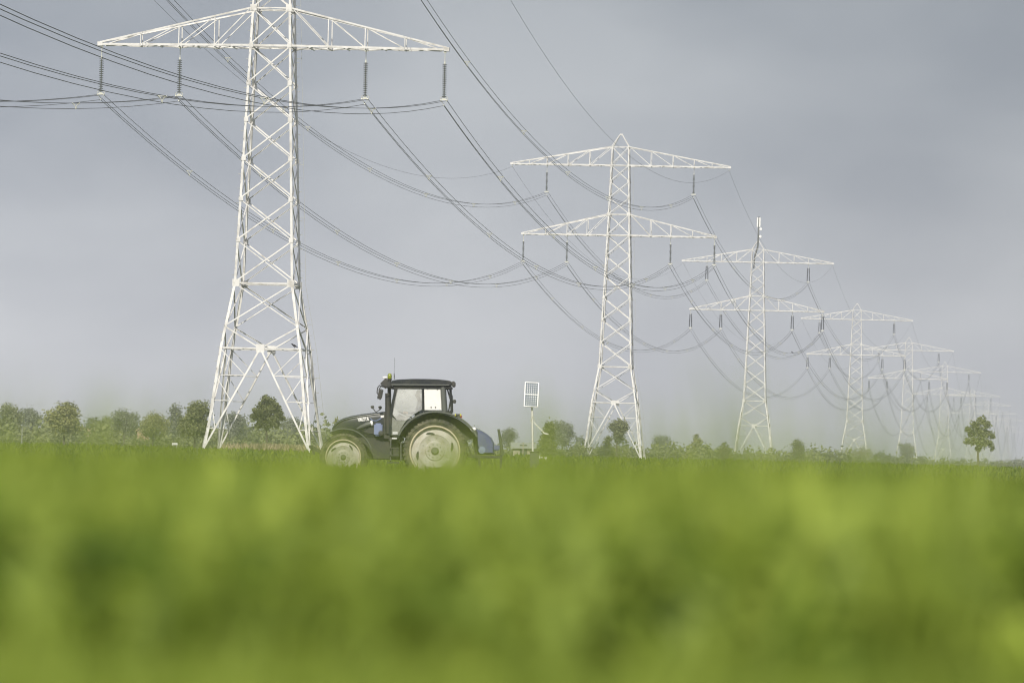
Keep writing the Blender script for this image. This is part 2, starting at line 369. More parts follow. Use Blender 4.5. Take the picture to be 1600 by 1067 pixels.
# ------------------------------------------------------------------ insulators
def disc_prof(n, z0, step, r, rc):
    pr = [(rc, z0+.1)]
    for k in range(n):
        z = z0-k*step; pr += [(rc, z), (rc*1.5, z-step*.22), (r, z-step*.52), (r*.96, z-step*.62), (rc*1.3, z-step*.66), (rc, z-step*.95)]
    return pr+[(.02, z0-n*step-.05)]
def make_insulator(heavy):
    root = thing('insulator_string', 'x', 'insulator')
    m = MB(); m.tube([(0, 0, 0), (0, 0, -1.05)], .035, 6); m.box(-.12, .12, -.05, .05, -.16, .0); m.box(-.06, .06, -.06, .06, -1.1, -.9); m.build('hanger_rod', MT['galv'], root)
    if heavy:
        for s in (-1, 1):
            m = MB(); m.lathe(disc_prof(20, -1.0, .145, .165, .07), (0, 0, 0), 'z', 10)
            o = m.build('disc_stack', MT['porcelain'], root, smooth=True); o.location = (s*.13, 0, 0); o.rotation_euler = (0, -s*.035, 0)
    else:
        m = MB(); m.tube([(0, 0, -1.0), (0, 0, -3.98)], .05, 8, 0)
        for k in range(16): m.lathe([(.05, -1.1-k*.183), (.21, -1.165-k*.183), (.205, -1.19-k*.183), (.05, -1.16-k*.183)], (0, 0, 0), 'z', 14, 1)
        m.build('disc_stack', [MT['galv'], MT['disc']], root, smooth=True, angle=60)
    zb = -4.05
    m = MB(); m.prism([(-.30, zb-.2), (.30, zb-.2), (.05, zb+.05), (-.05, zb+.05)], -.02, .02); m.tube([(-.27, 0, zb-.2), (0, 0, zb-.62), (.27, 0, zb-.2)], .02, 5)
    for c in ((-.27, zb-.22), (.27, zb-.22), (0, zb-.65)): m.tube([(c[0], -.2, c[1]+.02), (c[0], -.1, c[1]), (c[0], .1, c[1]), (c[0], .2, c[1]+.02)], .045, 6)
    m.build('yoke_plate', MT['galv'], root)
    m = MB(); m.tube([(.33*math.cos(t), .0, zb-.08+.20*math.sin(t)) for t in np.linspace(-.3, math.pi+.3, 13)], .03, 5); m.build('arcing_ring', MT['galv'], root)
    return root
ins_l = make_insulator(False); ins_h = make_insulator(True); used = set()
ORD = ['nearest', 'second', 'third', 'fourth', 'fifth', 'sixth', 'seventh']
SLOT = [(-WL, HL, 'outer left end of lower crossarm'), (-8.1, HL, 'inner left part of lower crossarm'), (8.1, HL, 'inner right part of lower crossarm'), (WL, HL, 'outer right end of lower crossarm'), (-11.5, HU, 'left upper crossarm'), (11.5, HU, 'right upper crossarm')]
for i in range(7):
    for k, (u, h, txt) in enumerate(SLOT):
        if i == 0 and k > 3: continue                     # above the frame
        src = ins_h if i >= 2 else ins_l
        o = src if src.name not in used else copy_tree(src); used.add(src.name)
        o.location = on_pylon(i, u-(.15 if u > 14 else -.15 if u < -14 else 0), h-.13); o.rotation_euler = (0, 0, -AZ)
        look = 'slim disc insulator' if i < 2 else 'thick dark insulator' if i < 4 else 'tiny dark insulator'
        tag(o, f'{look}, {txt} of {ORD[i]} pylon', 'insulator', 'insulators hanging under the pylon arms')

# ------------------------------------------------------------------ conductors and earth wires
def span_pt(A, B, t, s): p = A.lerp(B, t); p.z -= 4*s*t*(1-t); return p
def supports(u, h, drop): return [on_pylon(i, u, h-drop) for i in range(-1, len(PD))]
WLAB = ['three strand conductor along the outer left of the lower pylon arms', 'three strand conductor along the inner left of the lower pylon arms', 'three strand conductor along the inner right of the lower pylon arms', 'three strand conductor along the outer right of the lower pylon arms', 'three strand conductor along the left side of the upper pylon arms', 'three strand conductor along the right side of the upper pylon arms']
for k, (u, h, txt) in enumerate(SLOT):
    uu = u-(.15 if u > 14 else -.15 if u < -14 else 0)
    root = thing('power_line', WLAB[k], 'power line', on_pylon(0, uu, h-4.4), 0, 'conductors strung from pylon to pylon'); base = root.location
    offs = [(-.27, .05), (.27, .05), (0, -.38)]
    for dx, dz in offs:
        m = MB(); sup = supports(uu+dx, h+dz, 4.45)
        for i, (A, B) in enumerate(zip(sup[:-1], sup[1:])):
            ln = (B-A).length; sg = 8.7*(ln/400)**2*(1 if ln < 700 else .7); ns = 30 if i < 5 else 14
            pts = [span_pt(A, B, t, sg)-base for t in np.linspace(0, 1, ns+1)]
            m.tube(pts, .024 if i < 4 else .032, 5, cap=False)
        m.build('conductor', MT['cable'], root)
    sup = supports(uu, h, 4.45)
    for i, (A, B) in enumerate(zip(sup[:4], sup[1:5])):
        ln = (B-A).length; sg = 8.7*(ln/400)**2
        for t in (.13, .28, .42, .57, .72, .87):
            if i == 0 and t < .6: continue
            p = span_pt(A, B, t, sg)-base; m = MB()
            q = [p+Vector((dx, 0, dz)) for dx, dz in offs]
            for a, b in ((0, 1), (1, 2), (2, 0)): m.tube([q[a], (q[a]+q[b])/2.0+(p-(q[a]+q[b])/2)*.35, q[b]], .03, 4)
            for c in q: m.tube([c-Vector((0, .14, 0)), c+Vector((0, .14, 0))], .05, 5)
            m.build('spacer', MT['galv'], root)
for s, nm in ((-1, 'left'), (1, 'right')):
    root = None; sup = supports(s*(WU-.1), HU, .45); base = sup[1]
    root = thing('earth_wire', f'thin single earth wire running along the {nm} tips of the upper pylon arms', 'earth wire', base, 0, 'earth wires along the upper arm tips')
    m = MB()
    for i, (A, B) in enumerate(zip(sup[:-1], sup[1:])):
        ln = (B-A).length; m.tube([span_pt(A, B, t, 9.3*(ln/400)**2*(1 if ln < 700 else .7))-base for t in np.linspace(0, 1, 31)], .017 if i < 4 else .025, 5, cap=False)
    m.build('wire', MT['cable'], root)
    for i in range(1, 5):
        c = sup[i]-base; m = MB(); m.tube([c+Vector((0, 0, .38)), c], .03, 5); m.tube([c+Vector((-.15*s, -.1, .0)), c+Vector((.05*s, -.3, -.12)), c+Vector((.2*s, 0, .1))], .02, 5); m.build('clamp', MT['galv'], root)

# ------------------------------------------------------------------ tractor (x points to its rear, -y is the side we see)
TY = 159.0; SC = 56.0
t0 = at(678, 754.5, TY)
def T(cx, cy):
    dx = (460+cx/4-678)/SC; dz = (754.5-560-cy/4)/SC
    return (dx-dz*ROLL, dz+dx*ROLL)
def T3(cx, cy, y): x, z = T(cx, cy); return Vector((x, y, z))
tr = thing('tractor', 'black farm tractor with dusty cream wheel rims driving left through the green crop', 'tractor', (t0.x, TY+1.0, t0.z))
def wheel(c, R, Rr, wd, side, slot0, name='wheel'):
    """tyre, rim, hub; side -1: the dish faces -y"""
    w = MB(); w.lathe([(Rr*.98, -wd*.46), (Rr+.03, -wd*.5), (Rr+(R-Rr)*.55, -wd*.56), (R*.965, -wd*.44), (R*.98, -wd*.3), (R*.98, wd*.3), (R*.965, wd*.44), (Rr+(R-Rr)*.55, wd*.56), (Rr+.03, wd*.5), (Rr*.98, wd*.46)], c, 'y', 56)
    n = 44
    for k in range(n):
        a = 2*math.pi*k/n
        for s in (-1, 1):
            a0 = a+(0 if s < 0 else math.pi/n)
            e = lambda ang, r, y: Vector((c[0]+r*math.cos(ang), c[1]+y, c[2]+r*math.sin(ang)))
            th = .028/R
            A = [e(a0-th, R*.955, s*wd*.5), e(a0+th, R*.955, s*wd*.5), e(a0+th+.07, R*.975, s*.01), e(a0-th+.07, R*.975, s*.01)]
            B = [e(a0-th, R, s*wd*.49), e(a0+th, R, s*wd*.49), e(a0+th+.07, R*1.005, s*.01), e(a0-th+.07, R*1.005, s*.01)]
            w.hexa(A+B)
            A = [e(a0-th, R*.90, s*wd*.535), e(a0+th, R*.90, s*wd*.535), e(a0+th, R*.985, s*wd*.40), e(a0-th, R*.985, s*wd*.40)]
            w.hexa(A+[p+Vector((0, s*.035, 0)) for p in A])
    wo = w.build(name, MT['tyre'], tr, smooth=True, angle=35)
    m = MB(); q = side
    m.lathe([(Rr, q*wd*.40), (Rr*1.02, q*wd*.52), (Rr*.97, q*wd*.53), (Rr*.95, q*wd*.40)], c, 'y', 48, 1)
    m.lathe([(Rr*.95, q*wd*.40), (Rr*.93, q*wd*.16), (Rr*.88, q*wd*.14), (Rr*.80, q*wd*.2), (Rr*.66, q*wd*.30), (Rr*.60, q*wd*.24), (Rr*.40, q*wd*.22), (Rr*.36, q*wd*.30), (.0, q*wd*.30)], c, 'y', 48, 0)
    r = m.build('rim', [MT['rim'], MT['rimedge']], wo, smooth=True, angle=30)
    m = MB()
    for k in range(4):                                   # slots in the disc, seen as dark gaps
        a = math.radians(slot0+90*k); ring = []
        for t in np.linspace(-1, 1, 9):
            for_r = Rr*.715; wdt = Rr*.045*(1-t*t)**.5+.004
            ring.append((a+t*.24, for_r-wdt+t*.05*Rr, for_r+wdt+t*.05*Rr))
        yy = q*wd*.315
        for (a1, r1, r2), (a2, r3, r4) in zip(ring[:-1], ring[1:]):
            pt = lambda ang, rr, y: (c[0]+rr*math.cos(ang), c[1]+y, c[2]+rr*math.sin(ang))
            m.hexa([pt(a1, r1, yy-.03*q), pt(a1, r2, yy-.03*q), pt(a2, r4, yy-.03*q), pt(a2, r3, yy-.03*q), pt(a1, r1, yy), pt(a1, r2, yy), pt(a2, r4, yy), pt(a2, r3, yy)])
    m.build('slot', MT['dark'], wo)
    m = MB()
    m.lathe([(0, q*wd*.5), (Rr*.10, q*wd*.49), (Rr*.13, q*wd*.40), (Rr*.16, q*wd*.34), (Rr*.16, q*wd*.30)], c, 'y', 20)
    for k in range(10):
        a = 2*math.pi*k/10; m.lathe([(0, q*wd*.36), (.018, q*wd*.355), (.018, q*wd*.30)], (c[0]+Rr*.27*math.cos(a), c[1], c[2]+Rr*.27*math.sin(a)), 'y', 6)
        m.lathe([(0, q*wd*.34), (.012, q*wd*.335), (.012, q*wd*.28)], (c[0]+Rr*.52*math.cos(a+.2), c[1], c[2]+Rr*.52*math.sin(a+.2)), 'y', 6)
    m.build('hub', MT['hub'], wo, smooth=True, angle=30)
    return wo
rx, rz = T(878, 580); fx, fz = T(305, 608)
for y, s in ((-.92, -1), (.92, 1)):
    wheel((rx, y, .895), .895, .70, .36, s, 105); wheel((fx, y, .665), .665, .49, .30, s, 52)
m = MB(); m.tube([(rx, -.8, .895), (rx, .8, .895)], .14, 12); m.box(rx-.35, rx+.35, -.3, .3, .6, 1.25); m.box(-1.5, rx, -.22, .22, .62, 1.1); m.build('transmission', MT['dark'], tr, bevel=.03)
m = MB(); m.tube([(fx, -.8, .665), (fx, .8, .665)], .1, 10); m.box(fx-.2, fx+.2, -.25, .25, .5, 1.0); m.box(fx-.30, -1.0, -.40, .40, .62, 1.30); m.build('front_axle', MT['dark'], tr, bevel=.03)
# bonnet
st = [(226, 446, 466, .20), (231, 428, 474, .27), (244, 408, 478, .34), (266, 388, 482, .385), (300, 371, 486, .41), (350, 357, 490, .43), (420, 345, 492, .44), (500, 335, 492, .45), (566, 329, 492, .45)]
rings = []
for cx, ct, cb, w in st:
    x, z1 = T(cx, ct); _, z0 = T(cx, cb); h = z1-z0; rd = min(.11, h*.3)
    prof = [(-w*.93, z0), (-w, z0+h*.25), (-w, z1-rd*1.6), (-w+rd*.25, z1-rd*.6), (-w+rd, z1-rd*.12), (-w*.4, z1), (w*.4, z1), (w-rd, z1-rd*.12), (w-rd*.25, z1-rd*.6), (w, z1-rd*1.6), (w, z0+h*.25), (w*.93, z0)]
    rings.append([(x, y, z) for y, z in prof])
m = MB(); m.loft(rings); bonnet = m.build('bonnet', MT['black'], tr, smooth=True, angle=35)
m = MB(); pts = [T3(cx, ct+5, -w*.985) for cx, ct, cb, w in st[2:]]; m.tube([p+Vector((0, -.012, -.03)) for p in pts], .012, 6); m.build('trim_strip', MT['trim'], bonnet, smooth=True)
m = MB(); m.tube([T3(385, 440, -.44), T3(410, 428, -.455), T3(450, 412, -.46), T3(485, 402, -.46)], [.02, .05, .07, .07], 10); m.build('side_vent', MT['trim'], bonnet, smooth=True)
m = MB(); m.tube([T3(474, 405, -.47), T3(487, 402, -.47)], .078, 12); m.build('vent_cap', MT['white'], bonnet, smooth=True)
m = MB(); m.prism([T(x, y) for x, y in ((425, 455), (470, 432), (555, 428), (555, 470), (470, 470))], -.462, -.44); m.build('side_grille', MT['dark'], bonnet)
m = MB(); m.prism([T(x, y) for x, y in ((224, 450), (229, 446), (231, 464), (226, 468))], -.2, .2); m.build('grille', MT['dark'], bonnet)
for s in (-1, 1):
    m = MB(); m.lathe([(0, -.05), (.055, -.03), (.06, .03)], T3(228, 457, s*.22), 'x', 12); m.build('headlight', MT['chrome'], bonnet, smooth=True)
fc = bpy.data.curves.new('lettering', 'FONT'); fc.body = 'VALTRA'; fc.size = .125; fc.extrude = .006; fc.offset = .010; fc.space_character = 1.0
fo = bpy.data.objects.new('tmp', fc); COL.objects.link(fo); bpy.context.view_layer.update()
me = bpy.data.meshes.new_from_object(fo.evaluated_get(bpy.context.evaluated_depsgraph_get())); bpy.data.objects.remove(fo)
lt = bpy.data.objects.new('lettering', me); COL.objects.link(lt); me.materials.append(MT['white']); lt.parent = bonnet
xs_ = [v.co.x for v in me.vertices]; kx = .325/(max(xs_)-min(xs_))
lt.location = T3(394, 391, -.449); lt.rotation_euler = (math.pi/2, -math.radians(7), 0); lt.scale = (kx, 1.0, 1)
# lamps and mirror on stalks, pipe, tank, plates
for cx, cy in ((484, 303), (532, 306)):
    m = MB(); m.prism([T(cx-12, cy-9), T(cx+8, cy-11), T(cx+12, cy+2), T(cx, cy+12), T(cx-10, cy+4)], -.42, -.30); m.beam(T3(cx+4, cy+8, -.36), T3(505, 334, -.36), .025); m.build('work_lamp', MT['dark'], bonnet, bevel=.008)
m = MB(); m.tube([T3(470, 372, -.46), T3(485, 386, -.47), T3(510, 388, -.47), T3(530, 378, -.47), T3(545, 368, -.46)], .013, 6); m.build('hose', MT['tankblue'], tr)
m = MB(); (x0, z0), (x1, z1) = T(494, 482), T(548, 404); m.box(x0, x1, -.62, -.36, z0, z1); tk = m.build('side_tank', MT['tankblue'], tr, bevel=.04)
m = MB(); m.lathe([(0, -.06), (.07, -.05), (.07, .02)], T3(538, 466, -.60), 'y', 12); m.build('cap', MT['dark'], tk, smooth=True)
for cx0, cx1, cy0, cy1, mt in ((536, 556, 354, 368, 'white'), (612, 645, 456, 473, 'silver'), (608, 640, 495, 502, 'white')):
    (x0, z0), (x1, z1) = T(cx0, cy1), T(cx1, cy0); m = MB(); y = -.47 if cx0 < 600 else -.80; m.box(x0, x1, y-.02, y+.03, z0, z1); m.build('plate', MT[mt], tr)
def arcband(c, r, a0, a1, y0, y1, th, n=24, sq=0):
    m = MB(); rg = []
    for k in range(n+1):
        a = math.radians(a0+(a1-a0)*k/n); ro = r(a) if callable(r) else r
        p = lambda rr, y: (c[0]+rr*math.cos(a), y, c[1]+rr*math.sin(a))
        rg.append([p(ro, y0), p(ro, y1), p(ro-th, y1), p(ro-th, y0)])
    m.loft(rg); return m
m = arcband((fx+.02, .665), .80, 18, 122, -1.06, -.74, .035); ff = m.build('front_fender', MT['black'], tr, smooth=True)
m = arcband((fx+.02, .665), .812, 18, 122, -1.085, -1.062, .03); m.build('lip', MT['trim'], ff, smooth=True)
m = arcband((fx+.02, .665), .80, 18, 122, .74, 1.06, .035); m.build('front_fender', MT['black'], tr, smooth=True)
fr = lambda a: 1.10+max(0, math.cos(a))**2*.16
for s in (-1, 1):
    m = arcband((rx, .895), fr, 20, 158, s*1.08 if s < 0 else .55, -.55 if s < 0 else 1.08, .04); fd = m.build('rear_fender', MT['black'], tr, smooth=True)
    m = arcband((rx, .895), lambda a: fr(a)+.02, 20, 158, s*1.12, s*1.082, .045); m.build('lip', MT['trim'] if s < 0 else MT['black'], fd, smooth=True)
    m = arcband((rx, .895), lambda a: fr(a)-.05, 20, 158, s*.56, s*.54, .55); m.build('inner_panel', MT['dark'], fd)
    m = MB(); (x0, z0), (x1, z1) = T(1002, 368), T(1040, 346); m.box(x0, x1, s*1.0-.12, s*1.0+.12, z0, z1); lb = m.build('tail_lamp', MT['dark'], fd, bevel=.02)
    m = MB(); x, z = T(1037, 358); m.box(x, x+.03, s*1.0-.1, s*1.0+.1, z-.04, z+.02); m.build('lens', MT['red'], lb)
    m = MB(); x, z = T(1006, 352); m.box(x-.01, x+.015, s*1.0-.135, s*1.0+.135, z-.03, z+.03); x, z = T(1038, 352); m.box(x-.012, x+.012, s*1.0-.135, s*1.0+.135, z-.03, z+.03); m.build('reflector', MT['yellow'], lb)
# exhaust
m = MB(); m.tube([T3(583, 470, -.50), T3(583, 215, -.50)], .085, 12); m.tube([T3(590, 230, -.50), T3(590, 175, -.50), T3(588, 160, -.50), T3(575, 146, -.50), T3(556, 140, -.50)], .05, 10); m.build('exhaust_stack', MT['dark'], tr, smooth=True)
m = MB(); m.prism([T(x, y) for x, y in ((556, 330), (612, 330), (640, 420), (690, 420), (640, 500), (556, 500))], -.52, -.45); m.build('cab_front_panel', MT['dark'], tr)
# cab frame
def rect(cx0, cx1, cy0, cy1): return [T(cx0, cy1), T(cx1, cy1), T(cx1, cy0), T(cx0, cy0)]
m = MB()
for s in (-1, 1):
    y = s*.80
    m.beam(T3(634, 178, y), T3(600, 345, y), .075); m.beam(T3(600, 345, y), T3(596, 480, y), .085)
    m.beam(T3(800, 178, y), T3(802, 330, y), .05); m.beam(T3(640, 178, y), T3(985, 182, y), .07); m.beam(T3(800, 328, y), T3(985, 334, y), .06)
    m.beam(T3(972, 178, y*.82), T3(982, 336, y*.82), .06); m.beam(T3(640, 500, y), T3(720, 380, y), .06)
m.beam(T3(634, 178, -.8), T3(634, 178, .8), .08); m.beam(T3(980, 330, -.66), T3(980, 330, .66), .08); m.beam(T3(972, 180, -.66), T3(972, 180, .66), .08)
cab = m.build('cab_frame', MT['black'], tr, bevel=.012)
for s in (-1, 1):
    m = MB(); m.tube([T3(927, 178, s*.79), T3(931, 250, s*.80), T3(938, 332, s*.80)], .075, 10); m.build('rear_pillar', MT['trim'], cab, smooth=True)
    m = MB(); m.prism([T(x, y) for x, y in ((644, 184), (795, 184), (797, 318), (765, 335), (725, 362), (700, 385), (640, 385), (612, 350), (622, 280))], s*.79-.006, s*.79+.006); m.build('door_glass', MT['glass' if s < 0 else 'lowglass'], cab)
    m = MB(); m.prism([T(x, y) for x, y in ((606, 360), (640, 387), (697, 387), (668, 430), (645, 478), (602, 478))], s*.79-.006, s*.79+.006); m.build('lower_glass', MT['lowglass'], cab)
    m = MB(); m.prism([T(x, y) for x, y in ((810, 186), (913, 187), (918, 320), (813, 321))], s*.79-.006, s*.79+.006); sg = m.build('side_window', MT['blind' if s < 0 else 'lowglass'], cab)
    m = MB()
    for cx, cy in ((854, 304), (881, 304), (832, 188), (893, 190)): m.lathe([(0, -.02), (.018, -.018), (.018, .02)], T3(cx, cy, s*.80), 'y', 8)
    m.build('catch', MT['dark'], sg)
m = MB(); m.prism([T(966, 186), T(972, 186), T(982, 328), T(976, 328)], -.62, .62); m.build('rear_window', MT['lowglass'], cab)
m = MB(); m.prism([T(630, 186), T(636, 186), T(604, 345), T(598, 345)], -.76, .76); m.build('windscreen', MT['lowglass'], cab)
# roof
rp_ = [(596, 152), (600, 138), (640, 131), (740, 126), (830, 127), (905, 130), (965, 137), (988, 146), (984, 166), (960, 172), (615, 172), (600, 166)]
m = MB(); m.prism([T(*p) for p in rp_], -.90, .90); roof = m.build('roof', MT['black'], tr, bevel=.035)
m = MB(); m.prism([T(604, 158), T(970, 161), T(966, 168), T(606, 166)], -.925, -.90); m.build('roof_trim', MT['trim'], roof)
m = MB(); m.prism([T(612, 173), T(975, 173), T(968, 184), T(622, 184)], -.84, .84); m.build('headliner', MT['dark'], roof)
for cx, cy, y in ((993, 158, -.75), (993, 158, .75), (590, 160, -.78), (590, 160, .78)):
    m = MB(); x, z = T(cx, cy); m.box(x-.05, x+.05, y-.1, y+.1, z-.075, z+.075); m.build('roof_lamp', MT['dark'], roof, bevel=.02)
m = MB(); x, z = T(594, 108); m.lathe([(0, .075), (.03, .072), (.05, .05), (.06, .01), (.06, -.05), (.05, -.075)], (x, -.80, z), 'z', 14, 0); m.lathe([(.045, -.075), (.07, -.08), (.05, -.14), (.04, -.2)], (x, -.80, z), 'z', 12, 1); m.build('beacon', [MT['beacon'], MT['dark']], roof, smooth=True)
m = MB(); x, z = T(565, 117); m.lathe([(0, .035), (.06, .03), (.085, .005), (.08, -.02), (0, -.03)], (x, -.55, z), 'z', 16); m.beam((x, -.55, z-.02), T3(598, 140, -.6), .03); m.build('satellite_receiver', MT['white'], roof, smooth=True)
m = MB(); m.tube([T3(622, 128, -.5), T3(621, 92, -.5)], .012, 6); m.tube([T3(621, 92, -.5), T3(624, -8, -.5)], .004, 5); m.build('aerial', MT['dark'], roof)
for y, ang in ((-1.05, 1), (1.05, -1)):
    s = -1 if y < 0 else 1
    m = MB(); m.tube([T3(615, 186, s*.78), T3(570, 176, s*.98), T3(530, 168, y), T3(519, 185, y), T3(516, 215, y), T3(528, 228, y)], .016, 6); ma = m.build('mirror_arm', MT['dark'], tr, smooth=True)
    m = MB(); m.prism([T(x, z) for x, z in ((541, 184), (546, 190), (536, 240), (524, 256), (516, 248), (524, 215))], y-.11, y+.11); m.build('mirror', MT['dark'], ma, bevel=.015)
m = MB(); m.beam(T3(550, 138, -.7), T3(585, 172, -.7), .03, .22); m.beam(T3(585, 172, -.7), T3(630, 182, -.74), .05); m.build('front_visor_lamp', MT['dark'], tr, bevel=.008)
m = MB(); m.beam(T3(982, 268, -.66), T3(1000, 268, -.8), .03); x, z = T(998, 268); m.box(x-.035, x+.055, -.9, -.74, z-.055, z+.055); m.build('rear_work_lamp', MT['dark'], cab, bevel=.015)
m = MB()                                                    # wiper, ladder and hoses behind the cab
m.tube([T3(955, 190, -.55), T3(975, 260, -.6), T3(962, 330, -.55)], .02, 6); m.tube([T3(960, 215, -.4), T3(985, 230, -.4), T3(988, 335, -.4)], .016, 6); m.build('rear_hoses', MT['dark'], cab)
m = MB()
for cy in (545, 590, 635): m.box(T(596, 0)[0], T(668, 0)[0], -1.0, -.72, T(0, cy)[1]-.02, T(0, cy)[1]+.02)
for cx in (600, 664): m.beam(T3(cx, 500, -.76), T3(cx, 640, -.98), .03, .05)
m.build('steps', MT['dark'], tr)
m = MB(); m.box(T(600, 0)[0], T(690, 0)[0], -.74, .74, T(0, 500)[1], T(0, 478)[1]); m.build('cab_floor', MT['dark'], tr)
# seat, console and steering wheel
m = MB(); sxx, sz = -.56, 1.62
m.box(sxx-.28, sxx+.25, -.27, .27, sz-.14, sz); m.hexa([(sxx+.16, -.25, sz), (sxx+.28, -.25, sz), (sxx+.28, .25, sz), (sxx+.16, .25, sz), (sxx+.26, -.22, sz+.68), (sxx+.36, -.22, sz+.68), (sxx+.36, .22, sz+.68), (sxx+.26, .22, sz+.68)]); m.box(sxx-.15, sxx+.15, -.18, .18, sz-.5, sz-.14)
m.build('seat', MT['seat'], tr, bevel=.03)
m = MB(); m.beam((-1.10, 0, 1.15), (-.92, 0, 1.86), .12, .3); m.box(-1.24, -1.10, -.3, .3, 1.15, 1.85); m.build('dashboard', MT['dark'], tr, bevel=.02)
m = MB(); cw = Vector((-.87, 0, 1.90)); ax = Vector((.42, 0, .9)).normalized(); e1 = Vector((0, 1, 0)); e2 = ax.cross(e1)
m.tube([cw+(e1*math.cos(t)+e2*math.sin(t))*.2 for t in np.linspace(0, 2*math.pi, 25)], .018, 6)
for t in (.5, 2.6, 4.7): m.beam(cw, cw+(e1*math.cos(t)+e2*math.sin(t))*.2, .03, .015)
m.build('steering_wheel', MT['dark'], tr, smooth=True)
# linkages
m = MB(); m.beam(T3(205, 610, -.3), T3(90, 548, -.3), .07, .1); m.beam(T3(205, 610, .3), T3(90, 548, .3), .07, .1); m.beam(T3(95, 550, -.45), T3(95, 550, .45), .09); m.beam(T3(100, 556, -.3), T3(120, 600, -.3), .06); m.build('front_linkage', MT['dark'], tr, bevel=.01)
m = MB(); m.tube([T3(1070, 478, -.05), T3(1095, 460, -.05), T3(1135, 438, -.05)], .04, 8); m.tube([T3(1085, 462, .02), T3(1110, 440, .02), T3(1130, 437, .02)], .05, 8); m.build('top_link', MT['silver'], tr, smooth=True)
m = MB()
for y in (-.4, .4): m.beam(T3(1000, 590, y), T3(1120, 612, y), .06, .09); m.beam(T3(1060, 490, y), T3(1105, 605, y), .05)
m.build('lower_links', MT['dark'], tr)

# driver: one skinned body, seated, hands on the wheel
dr = thing('person', 'driver in a grey blue shirt seated behind the dusty cab glass of the tractor', 'person', tr.location+Vector((-.22, 0, 0)))
V = []; E = []; R = []
def joint(p, r, par=None):
    V.append(Vector(p)); R.append(r)
    if par is not None: E.append((par, len(V)-1))
    return len(V)-1
hip = joint((-.26, 0, 1.72), .15); bl = joint((-.24, 0, 1.92), .14, hip); ch = joint((-.23, 0, 2.12), .155, bl); nb = joint((-.24, 0, 2.26), .075, ch); nk = joint((-.26, 0, 2.32), .052, nb)
hd1 = joint((-.30, 0, 2.395), .066, nk); hd2 = joint((-.285, 0, 2.465), .088, hd1); hd3 = joint((-.275, 0, 2.525), .068, hd2)
nose = joint((-.392, 0, 2.445), .016, hd2)
for s in (-1, 1):
    th_ = joint((-.34, s*.12, 1.71), .10, hip); kn = joint((-.72, s*.16, 1.70), .065, th_); an = joint((-.88, s*.16, 1.32), .045, kn); toe = joint((-1.02, s*.16, 1.26), .035, an)
    shd = joint((-.24, s*.19, 2.20), .065, ch); el = joint((-.33, s*.26, 1.95), .048, shd); wr = joint((-.56, s*.19, 1.94), .032, el); pm = joint((-.63, s*.185, 1.955), .034, wr)
    for k, ln in enumerate((.075, .085, .08, .065)):
        f1 = joint((-.675, s*(.205-.016*k), 1.975-.008*k), .010, pm); f2 = joint((-.675-ln*.3, s*(.205-.016*k), 1.958-.012*k), .009, f1); joint((-.665-ln*.2, s*(.205-.016*k), 1.925-.008*k), .008, f2)
    t1 = joint((-.635, s*.145, 1.95), .012, pm); joint((-.665, s*.14, 1.925), .010, t1)
me = bpy.data.meshes.new('body'); me.from_pydata(V, E, []); ob = bpy.data.objects.new('tmpbody', me); COL.objects.link(ob)
sk = ob.modifiers.new('s', 'SKIN'); ob.modifiers.new('d', 'SUBSURF').levels = 1
for i, r in enumerate(R): me.skin_vertices[0].data[i].radius = (r, r)
me.skin_vertices[0].data[0].use_root = True
bpy.context.view_layer.update()
bm_ = bpy.data.meshes.new_from_object(ob.evaluated_get(bpy.context.evaluated_depsgraph_get())); bpy.data.objects.remove(ob)
bm_.name = 'body'; body = bpy.data.objects.new('body', bm_); COL.objects.link(body); body.parent = dr; bm_.materials.clear()
for k in ('skin', 'shirt', 'trousers'): bm_.materials.append(MT[k])
for p in bm_.polygons:
    c = p.center; p.use_smooth = True
    p.material_index = 0 if c.z > 2.31 or c.x < -.57 and c.z > 1.86 else 1 if c.z > 1.80 else 2
m = MB(); m.lathe([(0, .098), (.05, .09), (.085, .058), (.098, .015), (.096, -.01)], (-.262, 0, 2.505), 'z', 14); m.build('hair', MT['hair'], dr, smooth=True)
m = MB()
for s in (-1, 1): m.lathe([(0, -.012), (.012, -.008), (.012, .01)], (-.372, s*.032, 2.47), 'x', 8)
m.build('eyes', MT['dark'], dr)

# ------------------------------------------------------------------ machine carried behind the tractor
im = thing('mounted_spreader', 'blue hopper machine with a dark leaning mast carried behind the tractor', 'farm machine', tr.location)
m = MB(); pl = [(1133, 438), (1160, 446), (1200, 468), (1232, 494), (1250, 530), (1250, 600), (1148, 600), (1136, 560)]; rg = []
for y, k in ((-.62, .80), (-.5, .93), (-.25, 1), (.25, 1), (.5, .93), (.62, .80)):
    cxx, czz = T(1195, 540); rg.append([(cxx+(T(*p)[0]-cxx)*k, y, czz+(T(*p)[1]-czz)*k) for p in pl])
m.loft(rg); hp = m.build('hopper', MT['blue'], im, smooth=True, angle=30)
m = MB(); m.box(T(1160, 0)[0], T(1205, 0)[0], -.60, -.55, T(0, 498)[1], T(0, 486)[1]); pt_ = m.build('plate', MT['white'], hp)
m = MB(); m.box(T(1232, 0)[0], T(1296, 0)[0], -.45, .45, T(0, 545)[1], T(0, 512)[1]); m.build('side_box', MT['blue'], im, bevel=.02)
m = MB(); m.lathe([(0, -.09), (.10, -.08), (.115, 0), (.10, .1)], T3(1172, 572, -.55), 'y', 16); m.build('drum', MT['tankblue'], im, smooth=True)
